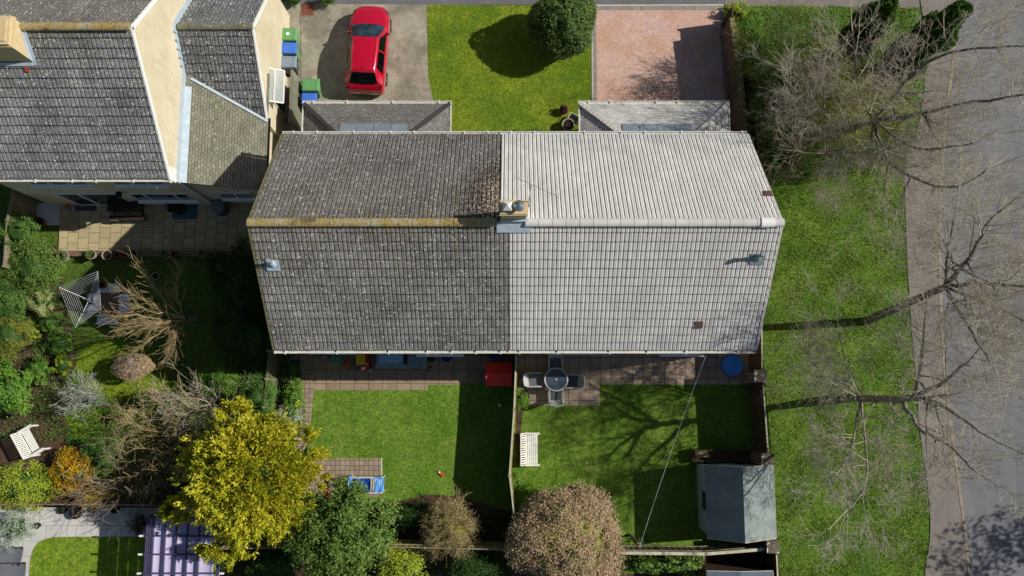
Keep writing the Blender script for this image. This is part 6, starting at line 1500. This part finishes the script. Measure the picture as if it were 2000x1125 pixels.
# columnar conifers
def columnar(label, base, h, r, seed, n=12000):
    b = P(*base, 0); t = thing('columnar_conifer', label, 'conifer', (b.x, b.y, 0), group='dark columnar conifers at the top right')
    z = RNG.beta(1.2, 1.3, n)*h*.97+.15; prof = r*np.clip(np.sin(np.pi*(z/h*.86+.12))**.55, .1, 1)*(.88+.14*np.sin(z*3+seed)); an = RNG.uniform(0, 2*np.pi, n)
    rad = prof*(1-.35*RNG.random(n)**2)*(1+.13*np.sin(an*3+z*2.2)); C = np.stack([rad*np.cos(an), rad*np.sin(an), z], 1)
    ax = np.stack([np.cos(an)*.5, np.sin(an)*.5, np.ones(n)], 1)+RNG.normal(size=(n,3))*.3; ax /= np.linalg.norm(ax, axis=1)[:, None]; s = np.cross(ax, RNG.normal(size=(n,3))); s /= np.linalg.norm(s, axis=1)[:, None]
    L = RNG.uniform(.10,.24,n)[:, None]; V = np.stack([C-ax*L*.4, C+s*L*.22, C+ax*L*.6, C-s*L*.22], 1).reshape(-1,3)
    npmesh('crown', V, np.arange(n*4).reshape(-1,4), M['lf_conifer'], t)
    q = MB(); q.tube([(0,0,.1),(0,0,h*.35),(0,0,h*.7),(0,0,h*.95)], [r*.4, r*.6, r*.45, r*.08], 12); q.build('inner_foliage', M['lf_dark'], t)
    q = MB(); q.tube([(0,0,0),(0,0,h*.5)], [.12,.05], 8); q.build('trunk', M['bark'], t)
columnar('tall dark columnar conifer nearest the road kerb', (1728,150), 6.6, .85, 1)
columnar('dark columnar conifer left of the tallest one, cut by the top edge', (1640,110), 5.2, .75, 4, 9000)
# clipped round topiary by the drive
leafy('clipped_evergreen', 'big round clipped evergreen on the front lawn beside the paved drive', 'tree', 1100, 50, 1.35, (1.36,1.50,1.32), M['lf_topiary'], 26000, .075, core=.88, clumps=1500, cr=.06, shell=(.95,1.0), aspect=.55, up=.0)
# dark shrub by the manhole
leafy('dark_shrub', 'dark evergreen shrub cut off by the top edge near the manhole cover', 'shrub', 571, -6, .6, (.5,.45,.5), M['lf_dark'], 1800, .06, clumps=30, trunk=False)
leafy('dark_shrub', 'small green shrub left of the driveway entrance at the top edge', 'shrub', 640, -2, .4, (.5,.28,.3), M['lf_mid'], 1400, .05, clumps=24, trunk=False)

# golden conifer
def golden(label, px, py, zc, rad, mat, nf, seed, extra=()):
    c = P(px, py, zc); t = thing('golden_conifer', label, 'conifer', (c.x, c.y, 0)); rs = np.random.default_rng(seed)
    V = []; 
    def fronds(C0, R0, nfr, size, k):
        d = rs.normal(size=(nfr,3)); d[:,2] = np.abs(d[:,2])*1.1-.25; d /= np.linalg.norm(d, axis=1)[:, None]
        nc_ = max(8, nfr//26); cd = rs.normal(size=(nc_,3)); cd[:,2] = np.abs(cd[:,2])*1.1-.2; cd /= np.linalg.norm(cd, axis=1)[:, None]; ci = rs.integers(0, nc_, nfr); d = cd[ci]+rs.normal(size=(nfr,3))*.10; cl = rs.uniform(.74, 1.18, nc_)
        lump = cl[ci]
        base = np.array(C0)+d*np.array(R0)*(rs.uniform(.74,.98,nfr)*lump)[:, None]
        ax = d*np.array([1.1,1.1,.7])+np.array([0,0,.3])+rs.normal(size=(nfr,3))*.25; ax /= np.linalg.norm(ax, axis=1)[:, None]
        sd = np.cross(ax, rs.normal(size=(nfr,3))); sd /= np.linalg.norm(sd, axis=1)[:, None]; up_ = np.cross(ax, sd)
        for j in range(k):
            f = (j+.5)/k; side = 1 if j % 2 else -1; ang = rs.uniform(.35,.9,nfr)[:, None]; o = base+ax*(f-.3)*size+rs.normal(size=(nfr,3))*.02
            dr = ax*np.cos(ang)+sd*np.sin(ang)*side+up_*rs.normal(size=(nfr,1))*.3; dr /= np.linalg.norm(dr, axis=1)[:, None]; w = np.cross(dr, up_+rs.normal(size=(nfr,3))*.4); w /= np.linalg.norm(w, axis=1)[:, None]
            Ln = size*(.62-.35*f)*rs.uniform(.7,1.3,(nfr,1)); W = Ln*.20
            V.append(np.stack([o, o+dr*Ln*.5+w*W, o+dr*Ln, o+dr*Ln*.5-w*W], 1))
    fronds((0,0,zc), rad, nf, .31, 9)
    for (ex, ey, ez, er, en) in extra:
        e = P(ex, ey, ez)-Vector((c.x, c.y, 0)); fronds(tuple(e), (er*1.1, er*.8, er*.8), en, .30, 8)
    V = np.concatenate(V).reshape(-1,3); npmesh('crown', V, np.arange(len(V)).reshape(-1,4), mat, t)
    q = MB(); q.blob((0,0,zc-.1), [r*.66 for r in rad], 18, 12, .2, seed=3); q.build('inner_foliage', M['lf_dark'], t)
    q = MB(); q.tube([(0,0,0),(0,0,zc)], [.2,.12], 9)
    for (ex, ey, ez, er, en) in extra: e = P(ex, ey, ez)-Vector((c.x, c.y, 0)); q.tube([(0,0,zc*.5), e], [.07,.02], 6)
    q.build('trunk', M['bark'], t)
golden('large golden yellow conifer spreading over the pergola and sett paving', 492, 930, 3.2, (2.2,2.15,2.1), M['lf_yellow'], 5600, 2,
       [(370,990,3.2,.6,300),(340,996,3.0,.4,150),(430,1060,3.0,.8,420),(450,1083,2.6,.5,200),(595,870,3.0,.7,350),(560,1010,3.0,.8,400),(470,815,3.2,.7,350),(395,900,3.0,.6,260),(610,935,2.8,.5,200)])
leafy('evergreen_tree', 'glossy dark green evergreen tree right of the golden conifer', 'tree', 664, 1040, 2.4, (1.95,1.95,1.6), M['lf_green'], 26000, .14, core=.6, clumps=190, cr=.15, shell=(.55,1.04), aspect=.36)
p = P(638, 968, 2.9); t = thing('red_blossom', 'few crimson blossoms at the top left of the glossy evergreen tree', 'flowers', (p.x, p.y, 2.9)); V, F = leaves_np((0,0,0), (.14,.22,.1), 60, .08, 8); o = npmesh('petals', V, F, M['flower_red'], t)
twiggy('round_bush', 'round tan twiggy bush on the rear fence between the evergreen and the beige bush', 880, 1032, 1.9, (1.15,1.15), M['twig_tan'], 90, 2, .7, leafm=M['lf_tan'], nleaf=9000, leaf=.05, seed=41, r=.011, core=M['lf_olive'])
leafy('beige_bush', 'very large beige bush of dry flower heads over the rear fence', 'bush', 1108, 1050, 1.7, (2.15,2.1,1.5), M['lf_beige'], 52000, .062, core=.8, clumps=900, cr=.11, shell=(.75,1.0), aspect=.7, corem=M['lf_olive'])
leafy('fence_shrub', 'yellow green shrub at the bottom edge below the rear fence', 'shrub', 782, 1108, 1.1, (.85,.7,.8), M['lf_lime'], 5200, .07, clumps=90, core=.7)
leafy('fence_shrub', 'small pale leaved shrub beside the rear fence post', 'shrub', 752, 1082, 1.2, (.35,.3,.4), M['lf_pale'], 900, .07, clumps=20, core=.6)
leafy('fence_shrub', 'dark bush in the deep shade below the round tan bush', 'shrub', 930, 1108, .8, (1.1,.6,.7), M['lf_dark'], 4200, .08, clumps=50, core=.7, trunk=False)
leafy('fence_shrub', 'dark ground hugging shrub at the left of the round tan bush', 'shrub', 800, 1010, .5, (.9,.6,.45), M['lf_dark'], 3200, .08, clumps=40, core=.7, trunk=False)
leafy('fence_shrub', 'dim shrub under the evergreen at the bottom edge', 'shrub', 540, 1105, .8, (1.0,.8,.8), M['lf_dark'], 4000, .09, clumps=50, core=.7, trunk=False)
leafy('laurel_hedge', 'glossy laurel hedge along the pale topped rear fence', 'hedge', 1290, 1098, .95, (1.6,.42,.75), M['lf_green'], 2600, .17, core=.6, clumps=60, cr=.16, trunk=False, aspect=.42)
leafy('fence_plant', 'bright green plant at the fence foot left of the round table', 'plant', 1018, 777, .3, (.32,.5,.28), M['lf_bright'], 1100, .07, clumps=18, core=.5, trunk=False)
leafy('fence_plant', 'small green weed at the middle fence foot beyond the white bench', 'plant', 1012, 945, .12, (.2,.45,.12), M['lf_bright'], 500, .05, clumps=12, core=0, trunk=False)
leafy('fence_plant', 'weak plant under the cable post at the rear fence', 'plant', 1250, 1060, .2, (.35,.2,.18), M['lf_mid'], 400, .06, clumps=12, core=0, trunk=False)
leafy('border_shrub', 'bright green shrub between the trellis and the brick path', 'shrub', 574, 775, .5, (.42,.62,.45), M['lf_bright'], 2400, .08, clumps=40, core=.6, trunk=False)
leafy('border_shrub', 'silver leaved shrub below the bright green one at the brick path', 'shrub', 566, 812, .45, (.5,.5,.4), M['lf_silver'], 3000, .06, clumps=40, core=.6, trunk=False)
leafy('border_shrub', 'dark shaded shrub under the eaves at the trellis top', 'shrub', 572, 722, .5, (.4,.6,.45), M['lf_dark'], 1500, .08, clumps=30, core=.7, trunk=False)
# left garden
LG = 'shrubs of the left garden border'
L_ = [
 ('tall green shrub against the grey panel fence at the far left', 36, 452, 1.4, (.75,.7,.7), 'lf_mid', 4200, .08),
 ('broad dark green shrub below the panel fence at the far left', 60, 520, 1.1, (1.15,1.0,.9), 'lf_green', 9000, .09),
 ('bright green low shrub touching the broad dark one near the pots', 108, 528, .5, (.45,.5,.4), 'lf_bright', 1800, .07),
 ('green shrub at the left edge level with the rotary dryer', 15, 590, 1.1, (.9,.9,.9), 'lf_mid', 6000, .08),
 ('pale variegated shrub left of the rotary dryer', 84, 588, .8, (.5,.6,.55), 'lf_pale', 3200, .07),
 ('olive twiggy shrub at the left edge below the pale variegated one', 22, 655, .9, (.75,1.0,.8), 'lf_olive', 6500, .06),
 ('mid green clump beneath the rotary dryer corner', 95, 628, .4, (.6,.4,.35), 'lf_bright', 2000, .07),
 ('lime green small plant in the middle of the left border', 66, 655, .35, (.28,.25,.25), 'lf_lime', 700, .07),
 ('green ferny clump below the lime plant', 118, 672, .35, (.55,.5,.3), 'lf_bright', 2200, .07),
 ('strappy bright green clump right of the laurel', 72, 725, .4, (.5,.55,.35), 'lf_bright', 2200, .10),
 ('large bright laurel at the left edge above the white bench', 16, 768, 1.1, (.85,1.05,.9), 'lf_silver', 200, .05),
 ('yellow green plant at the edge of the left lawn', 122, 712, .35, (.4,.45,.3), 'lf_lime', 1600, .06),
 ('dark green bush behind the red and gold shrub', 205, 890, .8, (.9,.8,.7), 'lf_mid', 6000, .07),
 ('wide yellow green bush at the left edge below the white bench', 38, 950, .8, (1.5,.9,.7), 'lf_lime', 9000, .08),
 ('dull grey green shrub at the end of the pale path', 25, 1030, .6, (1.0,.75,.6), 'lf_silver', 6500, .05),
 ('small green shrub inside the stone edging on the left lawn', 280, 782, .6, (.45,.5,.45), 'lf_mid', 1800, .06),
 ('green climber bush left of the trellis in the sun', 505, 775, 1.3, (.75,.9,.9), 'lf_mid', 6500, .07),
 ('bright leaved bush between the thorny branches and the trellis', 430, 745, 1.2, (.85,.6,.7), 'lf_bright', 5000, .06),
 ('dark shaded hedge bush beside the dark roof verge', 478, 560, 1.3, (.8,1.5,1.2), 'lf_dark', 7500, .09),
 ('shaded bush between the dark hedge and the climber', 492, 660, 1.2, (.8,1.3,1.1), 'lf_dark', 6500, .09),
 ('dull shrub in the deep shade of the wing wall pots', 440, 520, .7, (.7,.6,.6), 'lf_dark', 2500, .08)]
for lab, px, py, zc, rad, m, n, lf in L_:
    if 'laurel' in lab and 'large' in lab: m, n, lf = 'lf_bright', 4200, .13
    leafy('border_shrub', lab, 'shrub', px, py, zc, rad, M[m], n, lf, core=.66, clumps=max(14, n//90), cr=.22, trunk=False, group=LG, aspect=.4)
leafy('autumn_shrub', 'red and gold leaved shrub beside the thorny branches', 'shrub', 145, 920, .8, (.85,.85,.65), M['lf_red'], 6000, .08, clumps=110, cr=.2, core=.66, trunk=False)
leafy('autumn_shrub', 'golden spiky foliage hanging over the fence above the pale path', 'shrub', 182, 968, .9, (.75,.35,.4), M['lf_gold'], 2200, .10, clumps=50, cr=.25, core=.5, trunk=False, aspect=.25)
leafy('clipped_shrub', 'oval clipped brown leafless shrub on the left lawn', 'shrub', 259, 716, .8, (.88,.52,.55), M['lf_beige'], 11000, .045, clumps=500, cr=.08, core=.84, shell=(.92,1), corem=M['twig_brown'], tr=.04)
twiggy('silver_shrub', 'small bare silvery shrub on the left lawn', 168, 778, 1.2, (.95,.8), M['twig_silver'], 26, 2, .7, seed=51, r=.013, rmin=.008)
twiggy('thorny_shrub', 'sprawling bare thorny shrub left of the golden conifer', 345, 850, 2.3, (2.4,1.7), M['twig_tan'], 28, 2, 1.6, leafm=M['lf_olive'], nleaf=2600, leaf=.05, seed=52, r=.014, rmin=.0065, up=.02, spread=.8)
twiggy('thorny_shrub', 'sprawling purple brown branches above the pergola', 250, 940, 1.8, (1.9,1.0), M['twig_brown'], 20, 2, 1.4, leafm=M['lf_olive'], nleaf=1600, leaf=.05, seed=53, r=.013, rmin=.0065, up=.0)
twiggy('thorny_shrub', 'tall grey bare shoots right of the oval clipped shrub', 400, 790, 2.6, (1.5,1.1), M['twig_grey'], 20, 2, 1.3, seed=54, r=.014, rmin=.007)
twiggy('bed_shrub', 'small leafless dark plum shrub at the pergola corner', 272, 1022, .9, (.35,.5), M['twig_brown'], 30, 2, .35, seed=55, leafm=M['lf_purple'], nleaf=1400, leaf=.06)
# fallen pale branch at the far left
q = MB(); a, b = P(-10, 925, .9), P(55, 912, 1.1); t = thing('bare_limb', 'pale bare limb sticking out over the yellow green bush', 'branch', (a.x, a.y, .9)); q.tube([a, a.lerp(b, .5)+Vector((0,0,.05)), b], [.04,.03,.02], 6); q.build('limb', M['bark_pale'], t, world=True)
# ground cover
def cover(name, pts, n, leaf, mat, z=.0, h=.12):
    pw = [XY(a, b) for a, b in pts]; xs = [p[0] for p in pw]; ys = [p[1] for p in pw]; X = RNG.uniform(min(xs), max(xs), n*2); Y = RNG.uniform(min(ys), max(ys), n*2); k = inside(pw, X, Y); X, Y = X[k][:n], Y[k][:n]
    f = np.sin(X*2.3+np.sin(Y*3))*np.sin(Y*2.7+np.sin(X*2)); k = RNG.random(len(X)) < .35+.65*(f > -.1); X, Y = X[k], Y[k]; n = len(X)
    C = np.stack([X, Y, z+h*RNG.random(n)], 1); N = np.array([0,0,1.])+RNG.normal(size=(n,3))*.5; N /= np.linalg.norm(N, axis=1)[:, None]; T = np.cross(N, RNG.normal(size=(n,3))); T /= np.linalg.norm(T, axis=1)[:, None]; B = np.cross(N, T); L = leaf*RNG.uniform(.6,1.4,n)[:, None]
    V = np.stack([C-T*L*.5, C+B*L*.22, C+T*L*.5, C-B*L*.22], 1).reshape(-1,3); o = npmesh(name, V, np.arange(n*4).reshape(-1,4), mat); o['kind'] = 'stuff'
cover('border_ground_cover', [(0,540),(120,520),(140,640),(150,720),(125,860),(0,860)], 9000, .08, M['lf_mid'], h=.2)
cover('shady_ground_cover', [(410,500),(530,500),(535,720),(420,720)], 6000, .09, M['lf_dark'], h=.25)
cover('bed_ground_cover', [(130,780),(600,780),(600,985),(130,985)], 16000, .08, M['lf_mid'], h=.2)
cover('rear_bed_cover', [(560,985),(1000,1000),(1000,1070),(560,1070)], 8000, .09, M['lf_dark'], h=.25)
cover('bottom_bed_cover', [(430,1078),(1000,1078),(1000,1125),(430,1125)], 6000, .09, M['lf_dark'], h=.3)
cover('thicket_ground_cover', [(1450,20),(1800,18),(1806,150),(1760,330),(1500,350),(1462,300)], 30000, .08, M['lf_mid'], h=.6)
cover('verge_ivy', [(1450,230),(1600,230),(1600,360),(1480,360)], 6000, .08, M['lf_dark'], h=.3)
cover('verge_weeds', [(1470,320),(1770,340),(1815,1060),(1806,1125),(1525,1125),(1492,700)], 20000, .05, M['lf_bright'], h=.07)
cover('driveway_weeds', [(584,60),(590,60),(590,150),(584,150)], 60, .06, M['lf_mid'], z=.01, h=.05)
cover('path_leaf_litter', [(1770,320),(1830,320),(1880,1125),(1815,1125)], 500, .05, M['lf_beige'], z=.035, h=.01)
cover('drive_leaf_litter', [(1165,20),(1410,20),(1415,200),(1165,200)], 90, .05, M['lf_beige'], z=.017, h=.01)
cover('lawn_leaf_litter', [(1010,800),(1480,760),(1480,1060),(1010,1060)], 260, .05, M['lf_beige'], z=.04, h=.02)
# evergreen outside the frame whose shadow falls on the road
for (x, y, zc, r_, n) in ((29.3, -5.5, 6.6, 2.6, 1700),): 
    t = thing('roadside_tree', 'evergreen roadside tree beyond the right edge throwing its shadow on the road', 'tree', (x, y, 0)); V, F = leaves_np((0,0,zc), (r_, r_*.9, 2.0), n, .22, 70, .25, (.4,1.0)); npmesh('crown', V, F, M['lf_dark'], t); q = MB(); q.tube([(0,0,0),(0,0,zc)], [.25,.1], 9); q.build('trunk', M['bark'], t)
